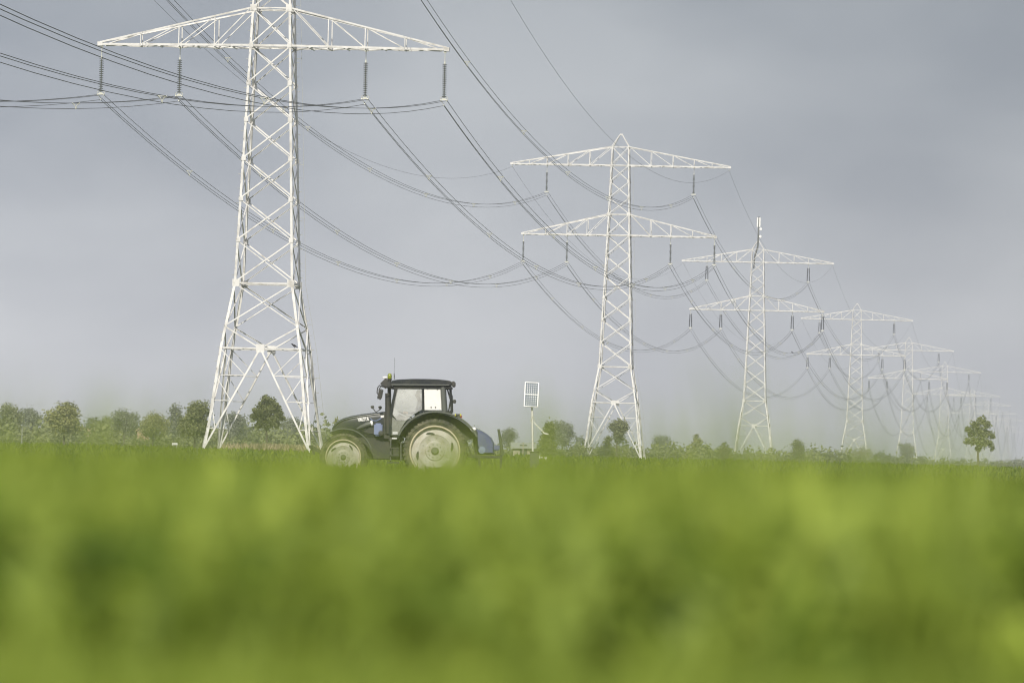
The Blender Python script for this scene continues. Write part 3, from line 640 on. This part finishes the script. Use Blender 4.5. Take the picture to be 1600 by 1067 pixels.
m = MB(); m.beam(T3(1118, 470, -.35), T3(1140, 640, -.35), .07); m.beam(T3(1118, 470, .35), T3(1140, 640, .35), .07); m.beam(T3(1118, 470, -.35), T3(1118, 470, .35), .07); m.beam(T3(1100, 612, -.5), T3(1300, 616, -.5), .08); m.beam(T3(1100, 612, .5), T3(1300, 616, .5), .08); m.beam(T3(1290, 600, -.5), T3(1290, 690, -.5), .06); m.beam(T3(1150, 600, -.5), T3(1160, 690, -.5), .07); m.beam(T3(1290, 600, .5), T3(1290, 690, .5), .06); m.build('frame', MT['dark'], im, bevel=.01)
m = MB(); m.tube([T3(1268, 446, -.3), T3(1283, 446, -.3), T3(1278, 452, -.3), T3(1290, 520, -.3), T3(1300, 610, -.3)], [.03, .03, .035, .045, .045], 8); m.build('mast', MT['cabinet'], im, smooth=True)
m = MB()
for k in range(3): m.tube([T3(1126+k*5, 465, -.42), T3(1134+k*4, 510, -.50), T3(1130+k*6, 570, -.46)], .018, 6)
m.build('hoses', MT['yellow'] if False else MT['cabinet'], im, smooth=True)

# ------------------------------------------------------------------ solar post and cabinet
SY = 300.0; k_ = SY/F
b0 = at(833, 740, SY); b0.z = float(gz(SY))
sp_ = thing('solar_post', 'white post topped by a framed solar panel, standing behind the tractor', 'solar panel', b0)
def SP(px, py): p = at(px, py, SY)-b0; return Vector((p.x, 0, p.z))
m = MB(); m.tube([(0, 0, -.2), SP(831.5, 640)-Vector((0, 0, 0))], .052, 10); m.build('pole', MT['pole'], sp_, smooth=True)
pc = SP(830.3, 616.5); pw, ph = 22.3*k_, 40.5*k_
pn = thing('solar_panel', None, None); pn.parent = sp_; pn.location = pc+Vector((0, -.1, 0)); pn.rotation_euler = (math.radians(-18), math.radians(1.5), 0)
m = MB(); t = .035; hy = ph/2
for x0, x1, z0, z1 in ((-pw/2, -pw/2+t, -hy, hy), (pw/2-t, pw/2, -hy, hy), (-pw/2+t, pw/2-t, hy-t, hy), (-pw/2+t, pw/2-t, -hy, -hy+t), (-pw/2+t, pw/2-t, -t*.6, t*.6)): m.box(x0, x1, -.03, .03, z0, z1)
bpy.data.objects.remove(pn)
pn = m.build('solar_panel', MT['alu'], sp_); pn.location = pc+Vector((0, -.1, 0)); pn.rotation_euler = (math.radians(-18), math.radians(1.5), 0)
m = MB(); m.box(-pw/2+t, pw/2-t, -.012, .02, -hy+t, hy-t); m.build('backsheet', MT['backsheet'], pn)
m = MB(); iw = pw-2*t-.02; cw_ = iw/6
for hb in (-hy+t, t*.6):
    ih = hy-t*1.6; chh = ih/6
    for a in range(6):
        for b in range(6):
            cx = -iw/2+(a+.5)*cw_; cz = hb+(b+.5)*chh; u, v, q = cw_*.47, chh*.47, .42
            m.add([(cx+x*u, -.016, cz+z*v) for x, z in ((-1+q, -1), (1-q, -1), (1, -1+q), (1, 1-q), (1-q, 1), (-1+q, 1), (-1, 1-q), (-1, -1+q))], [tuple(range(8))])
m.build('solar_cells', MT['cell'], pn)
m = MB(); m.beam(SP(831.5, 642), pc+Vector((0, -.05, -.2)), .09); m.tube([SP(832, 651)+Vector((0, -.08, 0)), SP(828, 659)+Vector((0, -.08, 0))], .02, 5); m.tube([SP(833, 650)+Vector((0, -.08, 0)), SP(836.5, 659)+Vector((0, -.08, 0))], .02, 5); m.build('bracket', MT['galv'], sp_)
m = MB(); m.beam(SP(833.5, 659), SP(850, 676), .055); m.beam(SP(849, 676.5), SP(857, 678), .10, .07); m.build('side_arm', MT['pole'], sp_)
cb = at(834.5, 735, SY-.6); cb.z = float(gz(SY)); w2 = 14.5*k_/2; hc = 1+(715.2-705.5)*k_-cb.z
cab_ = thing('equipment_cabinet', 'dark green equipment cabinet at the foot of the solar panel post', 'cabinet', cb)
m = MB(); m.box(-w2, w2, -.2, .2, 0, hc-.04); m.build('housing', MT['cabinet'], cab_, bevel=.015)
m = MB(); m.box(-w2-.03, w2+.03, -.23, .23, hc-.04, hc); m.build('lid', MT['dark'], cab_, bevel=.01)
m = MB(); m.box(-w2+.04, w2-.13, -.215, -.2, .05, hc-.1); m.build('door', MT['cabinet'], cab_)

# ------------------------------------------------------------------ trees
def leaves(n, blobs, size, aspect=1.5):
    """leaf clumps: small quads spread through and over a set of lumpy volumes"""
    bl = np.array(blobs); wgt = bl[:, 3]*bl[:, 4]*bl[:, 5]; wgt = wgt**.7; wgt /= wgt.sum()
    k = rng.choice(len(bl), n, p=wgt); d = rng.normal(size=(n, 3)); d /= np.linalg.norm(d, axis=1)[:, None]
    rad = (1.04-rng.random(n)**1.6*.75)*(1+.30*rng.normal(size=n))
    c = bl[k, :3]+d*bl[k, 3:6]*rad[:, None]
    nrm = d*.55+rng.normal(size=(n, 3))*.7+np.array([0, 0, .35]); nrm /= np.linalg.norm(nrm, axis=1)[:, None]
    u = np.cross(nrm, rng.normal(size=(n, 3))); u /= np.linalg.norm(u, axis=1)[:, None]; v = np.cross(nrm, u)
    s = size*(.6+.8*rng.random(n))[:, None]
    V = np.stack([c-u*s*aspect*.5, c+v*s*.5, c+u*s*aspect*.5, c-v*s*.5], 1)
    return V, np.clip(rng.normal(.5, .22, n), 0, 1)
def blob_set(kind, h):
    B = []; r = rng.random
    if kind == 'round':
        for i in range(11):
            a = r()*6.28; q = r()**.5*.24*h; z = h*(.45+.42*r()); s = h*(.12+.09*r()); B.append((q*math.cos(a), q*math.sin(a), z, s, s, s*.85))
        B.append((0, 0, h*.82, h*.17, h*.17, h*.16))
    elif kind == 'young':
        for i in range(10):
            a = r()*6.28; z = h*(.44+.42*r()); q = (.04+.17*r())*h*(1.15-.7*abs(z/h-.6)/.4); s = h*(.08+.06*r()); B.append((q*math.cos(a), q*math.sin(a), z, s, s, s))
        B.append((.02*h, 0, h*.88, h*.10, h*.10, h*.11))
    elif kind == 'tall':
        for i in range(11):
            z = h*(.22+.68*i/10); q = .07*h*r(); a = r()*6.28; s = h*(.10+.05*r())*(1.1-.5*abs(i/10-.4)); B.append((q*math.cos(a), q*math.sin(a), z, s, s, s*1.5))
    elif kind == 'cone':
        for i in range(12):
            f = i/11; z = h*(.15+.8*f); q = .17*h*(1-f)*r(); a = r()*6.28; s = h*(.04+.14*(1-f)); B.append((q*math.cos(a), q*math.sin(a), z, s, s, s))
    elif kind == 'bush':
        for i in range(12):
            a = r()*6.28; q = r()**.5*.5*h; z = h*(.2+.5*r()); s = h*(.2+.14*r()); B.append((q*math.cos(a), q*math.sin(a), z, s, s, s*.9))
    return B
def make_tree(name, kind, h, lm, n, leaf, label, cat, loc, sx=1, group=None):
    root = thing(name, label, cat, loc, 0 if isinstance(kind, tuple) else random.uniform(0, 6), group)
    B = [((x-cx0)*k, rng.normal(0, .06)*h, h-(y-ty0)*k, r*k, r*k, r*k*.9) for cx0, ty0, k in [(kind[0], kind[1], h/kind[2])] for x, y, r in kind[3]] if isinstance(kind, tuple) else blob_set(kind, h); m = MB(); tz = h*(.85 if kind in ('young', 'tall', 'cone') else .6)
    r0 = h*(.022 if kind != 'bush' else .03)
    m.tube([(0, 0, -.3), (.01*h, 0, h*.2), (-.01*h, .01*h, h*.45), (0, 0, tz)], [r0*1.25, r0, r0*.75, r0*.2], 7)
    for b in B[:8]:
        z0 = max(.12*h, min(tz*.8, b[2]-.2*h)); m.tube([(0, 0, z0), (b[0]*.5, b[1]*.5, (z0+b[2])/2+.02*h), b[:3]], [r0*.5, r0*.35, r0*.12], 5)
    m.build('trunk', MT['bark'], root, smooth=True)
    V, t = leaves(n, B, leaf); quads_mesh('crown', V, t, MT[lm], root)
    root.scale = (sx, sx, 1); return root
def plant(px, top, Y, kind, lm, width, label, n=900, name='tree', cat='tree', leaf=None, group=None):
    """px: trunk; top: pixel row of the crown's top; width: crown width in pixels"""
    p = at(px, top, Y); g = float(gz(Y)); h = p.z-g; nat = {'round': .80, 'young': .52, 'tall': .36, 'cone': .46, 'bush': 1.5}.get(kind, 0)*h if isinstance(kind, str) else width*Y/F
    n = int(n*4); leaf = (leaf or .055*h)*.54
    return make_tree(name, kind, h, lm, n, leaf, label, cat, (p.x, Y, g), (width*Y/F)/nat, group)
TG = 'trees beyond the field'
C1 = (418, 617, 84, [(415, 622, 5), (421, 628, 8), (412, 632, 7), (428, 634, 7), (404, 640, 6), (417, 641, 9), (432, 642, 7), (400, 647, 5), (411, 652, 8), (425, 652, 8), (437, 648, 5), (418, 660, 6), (406, 661, 4), (432, 658, 5)])
plant(418, 617, 540, C1, 'leaf_dark', 50, 'young tree with a slim bare trunk framed between the legs of the nearest pylon', 1700, group=TG, leaf=.28)
plant(306, 628, 560, 'round', 'leaf_dark', 56, 'dark full tree right behind the left foot of the nearest pylon', 2000, group=TG, leaf=.30)
plant(101, 629, 700, 'round', 'leaf_olive', 62, 'big yellowish green tree standing proud of the wood at far left', 2000, group=TG, leaf=.36)
plant(240, 645, 840, 'round', 'leaf_olive', 54, 'rounded olive tree overhanging the sand coloured gable', 1300, group=TG)
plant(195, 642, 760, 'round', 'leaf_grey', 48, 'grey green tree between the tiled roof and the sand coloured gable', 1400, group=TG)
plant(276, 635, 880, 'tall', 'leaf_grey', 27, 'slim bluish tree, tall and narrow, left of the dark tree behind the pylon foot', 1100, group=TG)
plant(965, 655, 800, 'young', 'leaf_dark', 36, 'young tree with a thin trunk framed between the legs of the second pylon', 1300, group=TG, leaf=.30)
plant(857, 661, 620, 'tall', 'leaf_dark', 26, 'small dark tree just right of the solar panel post', 1200, group=TG, leaf=.26)
plant(880, 657, 1000, 'round', 'leaf_grey', 44, 'pale grey green tree behind the small dark tree by the solar post', 1400, group=TG)
plant(793, 669, 900, 'round', 'leaf_grey', 34, 'grey green tree left of the solar panel post, behind the leaning mast', 1000, group=TG)
plant(948, 683, 900, 'cone', 'leaf_mid', 32, 'low pointed tree inside the left leg of the second pylon', 800, group=TG)
plant(1032, 678, 1250, 'round', 'leaf_grey', 34, 'hazy round topped tree standing alone right of the second pylon', 900, group=TG)
plant(1088, 677, 1050, 'cone', 'leaf_olive', 40, 'pointed olive tree midway between the second and third pylons', 900, group=TG)
plant(1131, 690, 1050, 'cone', 'leaf_olive', 34, 'low olive tree just left of the third pylon', 700, group=TG)
plant(1249, 688, 1100, 'tall', 'leaf_mid', 26, 'small upright dark green tree between the third and fourth pylons', 800, group=TG)
plant(1345, 690, 1500, 'bush', 'leaf_olive', 60, 'wide olive shrub at the foot of the fourth pylon', 700, 'shrub', 'shrub', group='shrubs along the field edge')
plant(1417, 690, 1900, 'round', 'leaf_mid', 40, 'round green tree seen through the legs of the fifth pylon', 700, group=TG)
C2 = (1529, 650, 86, [(1533, 657, 7), (1524, 664, 7), (1541, 663, 6), (1512, 671, 5), (1519, 677, 7), (1532, 675, 9), (1544, 677, 7), (1552, 681, 4), (1511, 689, 5), (1521, 689, 7), (1535, 691, 9), (1546, 692, 6), (1530, 701, 5), (1552, 700, 4)])
plant(1529, 650, 620, C2, 'leaf_mid', 52, 'lone crisp tree at the right standing before the seventh pylon', 1000, leaf=.29, group=TG)
plant(1574, 714, 1300, 'bush', 'leaf_mid', 50, 'low green thicket at the right edge, beyond the lone tree', 700, 'shrub', 'shrub', group='shrubs along the field edge')
plant(526, 650, 600, 'cone', 'leaf_olive', 26, 'small yellow green tree peeping over the nose of the tractor', 700, group=TG)
plant(14, 631, 900, 'round', 'leaf_mid', 48, 'leftmost tree of the wood, cut by the left picture edge', 1300, group=TG)
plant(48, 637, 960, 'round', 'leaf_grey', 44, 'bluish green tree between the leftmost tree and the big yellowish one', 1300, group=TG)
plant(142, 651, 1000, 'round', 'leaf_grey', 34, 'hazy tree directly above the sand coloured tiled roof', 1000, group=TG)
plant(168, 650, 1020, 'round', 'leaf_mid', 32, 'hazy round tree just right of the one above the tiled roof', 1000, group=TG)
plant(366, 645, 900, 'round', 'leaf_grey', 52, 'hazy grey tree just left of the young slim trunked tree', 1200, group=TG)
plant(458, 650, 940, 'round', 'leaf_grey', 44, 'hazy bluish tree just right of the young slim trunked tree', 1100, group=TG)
plant(740, 668, 900, 'round', 'leaf_mid', 36, 'hazy tree rising behind the blue hopper machine', 900, group=TG)
plant(1490, 713, 2400, 'bush', 'leaf_grey', 34, 'low grey green shrub left of the seventh pylon foot', 500, 'shrub', 'shrub', group='shrubs along the field edge')
plant(208, 694, 470, 'bush', 'leaf_mid', 50, 'dark green shrub on the field edge below the grey green tree', 900, 'shrub', 'shrub', leaf=.12, group='shrubs along the field edge')
plant(297, 702, 460, 'bush', 'leaf_mid', 30, 'small green shrub just left of the nearest pylon foot', 600, 'shrub', 'shrub', leaf=.10, group='shrubs along the field edge')
# far wood: one mass
Vs, ts = [], []
def wood(px, top, Y, wpx, n):
    p = at(px, top, Y); h = p.z-float(gz(Y)); B = [(b[0]*(wpx*Y/F)/(.8*h)+p.x, b[1]+Y, b[2]+float(gz(Y)), b[3]*1.2, b[4], b[5]) for b in blob_set('round', h)]
    B += [(p.x+random.uniform(-.5, .5)*wpx*Y/F, Y+random.uniform(-1, 1), float(gz(Y))+h*.25, h*.22, h*.2, h*.28) for _ in range(5)]
    V, t = leaves(n, B, .08*h); Vs.append(V); ts.append(t)
for px, tp in [(-40, 645), (5, 655), (30, 652), (75, 645), (90, 660), (125, 662), (155, 658), (182, 660), (215, 664), (262, 668), (285, 664), (335, 662), (350, 668), (385, 660), (400, 668), (430, 664), (475, 656), (490, 664), (510, 672), (545, 680), (580, 686), (620, 684), (660, 684), (700, 684), (725, 680), (770, 686), (812, 694), (838, 690), (907, 680), (925, 697), (940, 700), (985, 702), (1005, 704), (1045, 704), (1062, 702), (1105, 704), (1150, 708), (1175, 708), (1200, 708), (1225, 708), (1275, 706), (1290, 704), (1320, 708), (1375, 706), (1390, 712), (1440, 714), (1460, 716), (1505, 718), (1540, 718), (1560, 716), (1590, 714), (1620, 712)]:
    wood(px, tp+random.uniform(-4, 4), random.uniform(1150, 1500), random.uniform(36, 56), 420)
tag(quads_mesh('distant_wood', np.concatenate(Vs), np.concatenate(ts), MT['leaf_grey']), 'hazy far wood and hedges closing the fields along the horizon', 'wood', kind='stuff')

Vs, ts = [], []
def hedge(x0, x1, top, Y, wob):
    for px in np.arange(x0, x1, 7):
        p = at(px, top+random.uniform(-wob, wob*.6), Y+random.uniform(-25, 25)); g = float(gz(p.y)); h = max(.6, p.z-g); k = 9*Y/F
        V, t = leaves(170, [(p.x, p.y, g+h*.55, k*.8, 1.2, h*.45), (p.x+random.uniform(-.5, .5), p.y, g+h*.25, k*.8, 1.2, h*.3)], .08*h+.16); Vs.append(V); ts.append(t)
hedge(-30, 205, 664, 900, 9); hedge(-30, 205, 680, 860, 7); hedge(130, 330, 668, 930, 9); hedge(320, 520, 668, 940, 8); hedge(200, 300, 686, 850, 6); hedge(290, 520, 676, 900, 7); hedge(520, 760, 694, 900, 5); hedge(760, 920, 698, 880, 6); hedge(900, 1140, 696, 1050, 7); hedge(1130, 1330, 703, 1150, 6); hedge(1320, 1480, 714, 1300, 4); hedge(1470, 1640, 720, 1400, 3)
tag(quads_mesh('hedgerow', np.concatenate(Vs), np.concatenate(ts), MT['leaf_mid']), 'low green hedgerow and scrub running under the trees behind the field', 'hedge', kind='stuff')
# ------------------------------------------------------------------ small buildings and odds and ends beyond the field
def house(name, label, cx, Y, w, d, eave, ridge, wm, rm, rot=0):
    p = at(cx, 700, Y); g = float(gz(Y)); r = thing(name, label, 'building', (p.x, Y, g), rot)
    m = MB(); m.box(-w/2, w/2, -d/2, d/2, -.3, eave)
    m.add([(-w/2, -d/2, eave), (-w/2, d/2, eave), (-w/2, 0, ridge-.15), (w/2, -d/2, eave), (w/2, d/2, eave), (w/2, 0, ridge-.15)], [(0, 1, 2), (3, 4, 5)]); m.build('wall', MT[wm], r)
    m = MB()
    for s in (-1, 1): m.hexa([(-w/2-.3, s*(d/2+.4), eave-.25), (w/2+.3, s*(d/2+.4), eave-.25), (w/2+.3, 0, ridge-.1), (-w/2-.3, 0, ridge-.1), (-w/2-.3, s*(d/2+.4), eave-.05), (w/2+.3, s*(d/2+.4), eave-.05), (w/2+.3, 0, ridge+.1), (-w/2-.3, 0, ridge+.1)])
    rf = m.build('roof', MT[rm], r)
    for x in ((-w*.28, w*.25) if name == 'house' else ()):
        m = MB(); m.box(x-.5, x+.5, -d/2-.05, -d/2+.02, 1.0, min(2.1, eave-.3)); wn = m.build('window', MT['white'], r); m = MB(); m.box(x-.42, x+.42, -d/2-.06, -d/2-.051, 1.08, min(2.02, eave-.38)); m.build('pane', MT['pane'], wn)
    m = MB(); m.box(-.45, .45, -d/2-.05, -d/2+.02, 0, 1.95); m.build('door', MT['cabinet'], r)
    return r
house('house', 'small house with a sand coloured tiled roof between hazy trees at left', 128, 900, 3.4, 4.0, 2.1, 3.3, 'brick', 'tile')
house('house', 'house showing a sand coloured gable wall beside the olive tree', 228, 900, 3.2, 1.9, 3.2, 3.9, 'brick', 'tile', math.radians(75))
house('shed', 'low cream shed among hedges just left of the solar panel post', 818, 700, 2.6, 2.2, 1.7, 2.1, 'cream', 'gpale')
def post(px, top, Y, r, label, name='post', mt='white'):
    p = at(px, top, Y); g = float(gz(Y)); t = thing(name, label, 'post', (p.x, Y, g)); m = MB(); m.tube([(0, 0, -.3), (0, 0, p.z-g)], r, 8); m.build('shaft', MT[mt], t, smooth=True); m = MB(); m.lathe([(r, 0), (r*1.25, .01), (r*1.25, .06), (0, .08)], (0, 0, p.z-g), 'z', 8); m.build('cap', MT[mt], t); return t
post(817.5, 692, 600, .06, 'white post standing left of the solar panel post', mt='cream')
post(34.5, 670, 780, .06, 'thin pale pole standing before the wood at far left', mt='gpale')
post(283, 708.5, 440, .05, 'short white marker post in the grass left of the pylon foot')
p = at(273, 693.5, 600); wb = thing('white_board', 'small white board on two legs beneath the slim bluish tree', 'board', (p.x, 600, float(gz(600)))); zc = p.z-float(gz(600))
m = MB(); m.box(-.30, .30, -.03, .03, zc-.11, zc+.11); m.build('board', MT['white'], wb, bevel=.02); m = MB(); m.box(-.24, -.2, -.02, .02, -.2, zc-.1); m.box(.2, .24, -.02, .02, -.2, zc-.1); m.build('legs', MT['galv'], wb)
p = at(848, 715, 400); wb = thing('low_barrier', 'low white barrier rail in the grass right of the equipment cabinet', 'barrier', (p.x, 400, float(gz(400)))); zc = p.z-float(gz(400))
m = MB(); m.beam((-.28, 0, zc), (.3, 0, zc), .08, .1); m.build('rail', MT['pole'], wb); m = MB(); m.box(-.3, -.22, -.05, .05, -.2, zc+.17); m.box(.2, .26, -.03, .03, -.2, zc-.04); m.build('uprights', MT['pole'], wb)

# birds
def bird(label, loc, rotz, sc, flying=False):
    t = thing('bird', label, 'bird', loc, rotz); m = MB()
    m.tube([(.26, 0, .05), (.16, 0, .12), (.08, 0, .16), (-.04, 0, .20), (-.12, 0, .25), (-.16, 0, .29), (-.20, 0, .31), (-.235, 0, .30), (-.29, 0, .285)], [.015, .03, .065, .085, .06, .048, .045, .025, .004], 10)
    for s in (-1, 1):
        if flying: m.tube([(-.03, s*.05, .22), (.0, s*.25, .30), (.06, s*.48, .26)], [.03, .025, .006], 6)
        else: m.tube([(-.06, s*.06, .22), (.06, s*.075, .16), (.22, s*.03, .08)], [.03, .035, .008], 6)
        m.tube([(0, s*.03, .14), (-.01, s*.03, 0), (-.05, s*.03, .0)], [.012, .008, .006], 5)
    m.build('body', MT['feather'], t, smooth=True); t.scale = (sc,)*3; return t
x_, y_, z_ = PD[0]
bird('black crow perched on the cross beam of the nearest pylon by its right leg', on_pylon(0, 2.95, HA+.06)+Vector((-math.sin(AZ)*hw(HA), -math.cos(AZ)*hw(HA), 0)), .2, 1.15)

A_, B_ = on_pylon(1, WL-.15, HL-4.45), on_pylon(2, WL-.15, HL-4.45); q_ = span_pt(A_, B_, .637, 8.7*((B_-A_).length/400)**2)
bird('small dark bird sitting on a hanging conductor between the third and fourth pylons', q_+Vector((.27, 0, .06)), .3, 1.2)
# ------------------------------------------------------------------ crop and grass
def blades(n, x, y, g, h, wid, bend):
    """curved leaf blades: four pairs of points tapering to the tip"""
    a = rng.random(n)*2*np.pi; lean = np.stack([np.cos(a), np.sin(a)], 1); b = rng.random(n)*2*np.pi; sd = np.stack([np.cos(b), np.sin(b)], 1)
    V = np.zeros((n, 8, 3))
    for i, (t, wf) in enumerate(((0, .6), (.4, 1), (.75, .8), (1, .08))):
        cx = x+lean[:, 0]*bend*h*t**2; cy = y+lean[:, 1]*bend*h*t**2; z = g+h*t*(1-.28*bend*t)
        for k, s in ((0, -1), (1, 1)):
            V[:, i*2+k, 0] = cx+sd[:, 0]*s*wid*wf*.5; V[:, i*2+k, 1] = cy+sd[:, 1]*s*wid*wf*.5; V[:, i*2+k, 2] = z
    return V
FB = [[0, 1, 3, 2], [2, 3, 5, 4], [4, 5, 7, 6]]
class Lump:                                             # smooth random field over the ground
    def __init__(s, sc, k=7): s.w = rng.normal(size=(k, 2))*sc; s.p = rng.random(k)*6.28
    def __call__(s, x, y): return np.sin(x[:, None]*s.w[:, 0]+y[:, None]*s.w[:, 1]+s.p).mean(1)*1.6
def strip(n, y0, y1, mx, slope=.105, power=1.0):
    t = rng.random(n); y = (y0**power+(y1**power-y0**power)*t)**(1/power); x = (rng.random(n)*2-1)*(slope*y+mx); return x, y
l1, l2 = Lump(.9), Lump(.35)
P_, Tn = [], []
for n, y0, y1, mx, hm, hs, wd, pw_ in ((52000, 9.5, 45, 2, .56, .07, .016, 1.0), (60000, 45, 175, 4, .50, .06, .035, 1.3), (26000, 175, 460, 10, .36, .08, .08, 1.2)):
    x, y = strip(n, y0, y1, mx, .105, pw_); h = np.clip(rng.normal(hm, hs, n), .2, .9)*(1+.10*l2(x, y))
    P_.append(blades(n, x, y, gz(y), h, wd*(.6+.8*rng.random(n)), .1+.5*rng.random(n))); Tn.append(np.clip(rng.normal(.5, .2, n)+.25*l2(x*.3, y*.3), 0, 1))
tag(quads_mesh('field_crop', np.concatenate(P_), np.concatenate(Tn), MT['plant'], nper=8, faces=FB), 'knee high green crop covering the field round the tractor', 'crop', kind='stuff')
nt_ = 4200; tx, ty = strip(nt_, 5.6, 14, .8, .105, 1.2); per = 22
l3 = Lump(14, 9); l4 = Lump(8, 7)
th_ = np.clip(rng.normal(.934, .026, nt_)+.012*l4(tx, ty*.5), .7, 1.0); tt_ = np.clip(rng.normal(.38, .17, nt_)+.20*l3(tx+3, ty*.4)+.10*l1(tx*2, ty), .1, 1); rad_ = rng.uniform(.015, .04, nt_)
tt_ = np.clip(tt_-.30*np.exp(-((tx-.14)/.16)**2-((ty-8.2)/1.6)**2)+.25*np.exp(-((tx+.19)/.10)**2-((ty-6.1)/.7)**2), 0, 1)  # right patch: shade of tuft gaps put into the tint; left patch: yellower plants
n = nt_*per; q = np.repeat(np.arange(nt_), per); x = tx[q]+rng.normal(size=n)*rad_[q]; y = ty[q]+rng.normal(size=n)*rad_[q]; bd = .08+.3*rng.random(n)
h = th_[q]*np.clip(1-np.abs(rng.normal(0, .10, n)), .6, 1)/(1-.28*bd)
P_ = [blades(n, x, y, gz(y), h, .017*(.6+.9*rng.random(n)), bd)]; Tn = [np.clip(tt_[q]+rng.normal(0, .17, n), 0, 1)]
nf = 26000; x, y = strip(nf, 4.5, 6.4, .4); bd = .1+.35*rng.random(nf)
h = np.clip(.82+.018*(y-4.5)*2+.022*l4(x, y)-np.abs(rng.normal(0, .06, nf)), .5, .92)/(1-.28*bd)
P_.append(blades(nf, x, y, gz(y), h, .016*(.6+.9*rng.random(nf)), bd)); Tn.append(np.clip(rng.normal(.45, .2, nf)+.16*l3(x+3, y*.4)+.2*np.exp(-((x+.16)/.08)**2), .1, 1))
# leaves and seed heads carried part way up the stems, in clumps of one tint
nc = 3000; cx_, cy_ = strip(nc, 5.0, 12, .5, .105, 1.2); cz_ = np.clip(.915-np.abs(rng.normal(0, .12, nc)), .50, 1.0); ct_ = np.clip(.44+.26*rng.normal(size=nc)-.30*np.exp(-((cx_-.14)/.16)**2-((cy_-8.0)/1.6)**2)+.25*np.exp(-((cx_+.19)/.10)**2-((cy_-6.1)/.7)**2), 0, 1); cr_ = rng.uniform(.012, .03, nc); pr = 18  # clump tint carries the same painted shade patch and yellower patch
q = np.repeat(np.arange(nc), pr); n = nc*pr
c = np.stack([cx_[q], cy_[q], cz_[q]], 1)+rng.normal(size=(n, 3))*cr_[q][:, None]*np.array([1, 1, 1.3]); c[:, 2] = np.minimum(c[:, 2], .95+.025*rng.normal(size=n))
u = rng.normal(size=(n, 3))*np.array([.6, .6, 1]); u /= np.linalg.norm(u, axis=1)[:, None]; v = np.cross(u, rng.normal(size=(n, 3))); v /= np.linalg.norm(v, axis=1)[:, None]
ln = rng.uniform(.03, .075, n)[:, None]; wd = rng.uniform(.005, .010, n)[:, None]; V = np.zeros((n, 8, 3))
for i, (t, wf) in enumerate(((-1, .3), (-.3, 1), (.4, .8), (1, .1))):
    for k, sg_ in ((0, -1), (1, 1)): V[:, i*2+k] = c+u*ln*t+v*sg_*wd*wf-np.array([0, 0, 1])*(ln*.35*t*t)
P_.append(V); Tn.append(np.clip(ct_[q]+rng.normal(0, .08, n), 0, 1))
for px, Y, dz, k in ((25, 4.0, .05, 22), (70, 4.6, .04, 16), (130, 5.0, .045, 16), (190, 4.4, .03, 14), (260, 5.0, .022, 12), (350, 5.2, .02, 12), (420, 4.6, .018, 12), (520, 5.0, .024, 12), (575, 4.6, .026, 14), (615, 4.2, .045, 20), (640, 4.8, .03, 12), (700, 5.2, .018, 8), (752, 4.6, .03, 8), (800, 5.2, .04, 14), (860, 4.8, .02, 12), (930, 5.0, .02, 12), (1005, 4.2, .05, 20), (1075, 4.8, .04, 12), (1130, 4.6, .022, 8), (1190, 5.0, .03, 9), (1250, 4.4, .035, 10), (1295, 4.0, .06, 16), (1345, 4.8, .03, 9), (1410, 5.0, .02, 7), (1470, 4.6, .015, 7), (1570, 4.0, .05, 18), (1600, 4.6, .04, 14)):
    Y *= 1.45; k = int(k*1.9); p = at(px, 716, Y); xx = p.x+rng.normal(0, .05, k); yy = Y+rng.normal(0, .15, k); hh = np.clip(.995+dz*1.8-np.abs(rng.normal(0, .05, k)), .8, 1.2)
    P_.append(blades(k, xx, yy, gz(yy), hh/(1-.28*.12), .011*(.7+.6*rng.random(k)), np.full(k, .12))); Tn.append(np.clip(rng.normal(.45, .2, k), 0, 1))
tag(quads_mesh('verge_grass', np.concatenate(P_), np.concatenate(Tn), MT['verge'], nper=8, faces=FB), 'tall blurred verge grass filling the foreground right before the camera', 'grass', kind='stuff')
# dry reed stand under the nearest pylon, rough grass at the field edge
n = 2600; x = np.concatenate([rng.uniform(-26, -12, n//2), rng.normal(-21.5, 1.4, n//2)]); y = rng.uniform(505, 520, n)
tag(quads_mesh('dry_reeds', blades(n, x, y, gz(y), rng.uniform(.5, 1.25, n), np.full(n, .10), .1+.3*rng.random(n)), rng.random(n), MT['reed'], nper=8, faces=FB), 'pale dry reeds standing under the nearest pylon', 'reeds', kind='stuff')
n = 14000; y = rng.uniform(380, 640, n); x = rng.uniform(-.12, .12, n)*y; h = .35+.35*rng.random(n)+.25*np.clip(l2(x*.4, y*.1), 0, 1)
tag(quads_mesh('field_edge_grass', blades(n, x, y, gz(y), h, .12+.1*rng.random(n), .1+.5*rng.random(n)), np.clip(rng.normal(.45, .2, n), 0, 1), MT['plant'], nper=8, faces=FB), 'rough green grass along the far edge of the field', 'grass', kind='stuff')

# ------------------------------------------------------------------ haze
m = MB(); m.box(-3600, 3600, -80, 9600, -3.2, 72)
hz = m.build('haze', []); tag(hz, kind='stuff'); hm = bpy.data.materials.new('haze'); hm.use_nodes = True; t = hm.node_tree; t.nodes.clear()
o = t.nodes.new('ShaderNodeOutputMaterial'); v = t.nodes.new('ShaderNodeVolumePrincipled'); v.inputs['Density'].default_value = 1.95e-4; v.inputs['Color'].default_value = (.96, .985, 1, 1); v.inputs['Anisotropy'].default_value = 0
t.links.new(v.outputs[0], o.inputs['Volume']); hz.data.materials.append(hm)
tag(hz, 'pale haze lying over the fields', 'haze', kind='stuff')
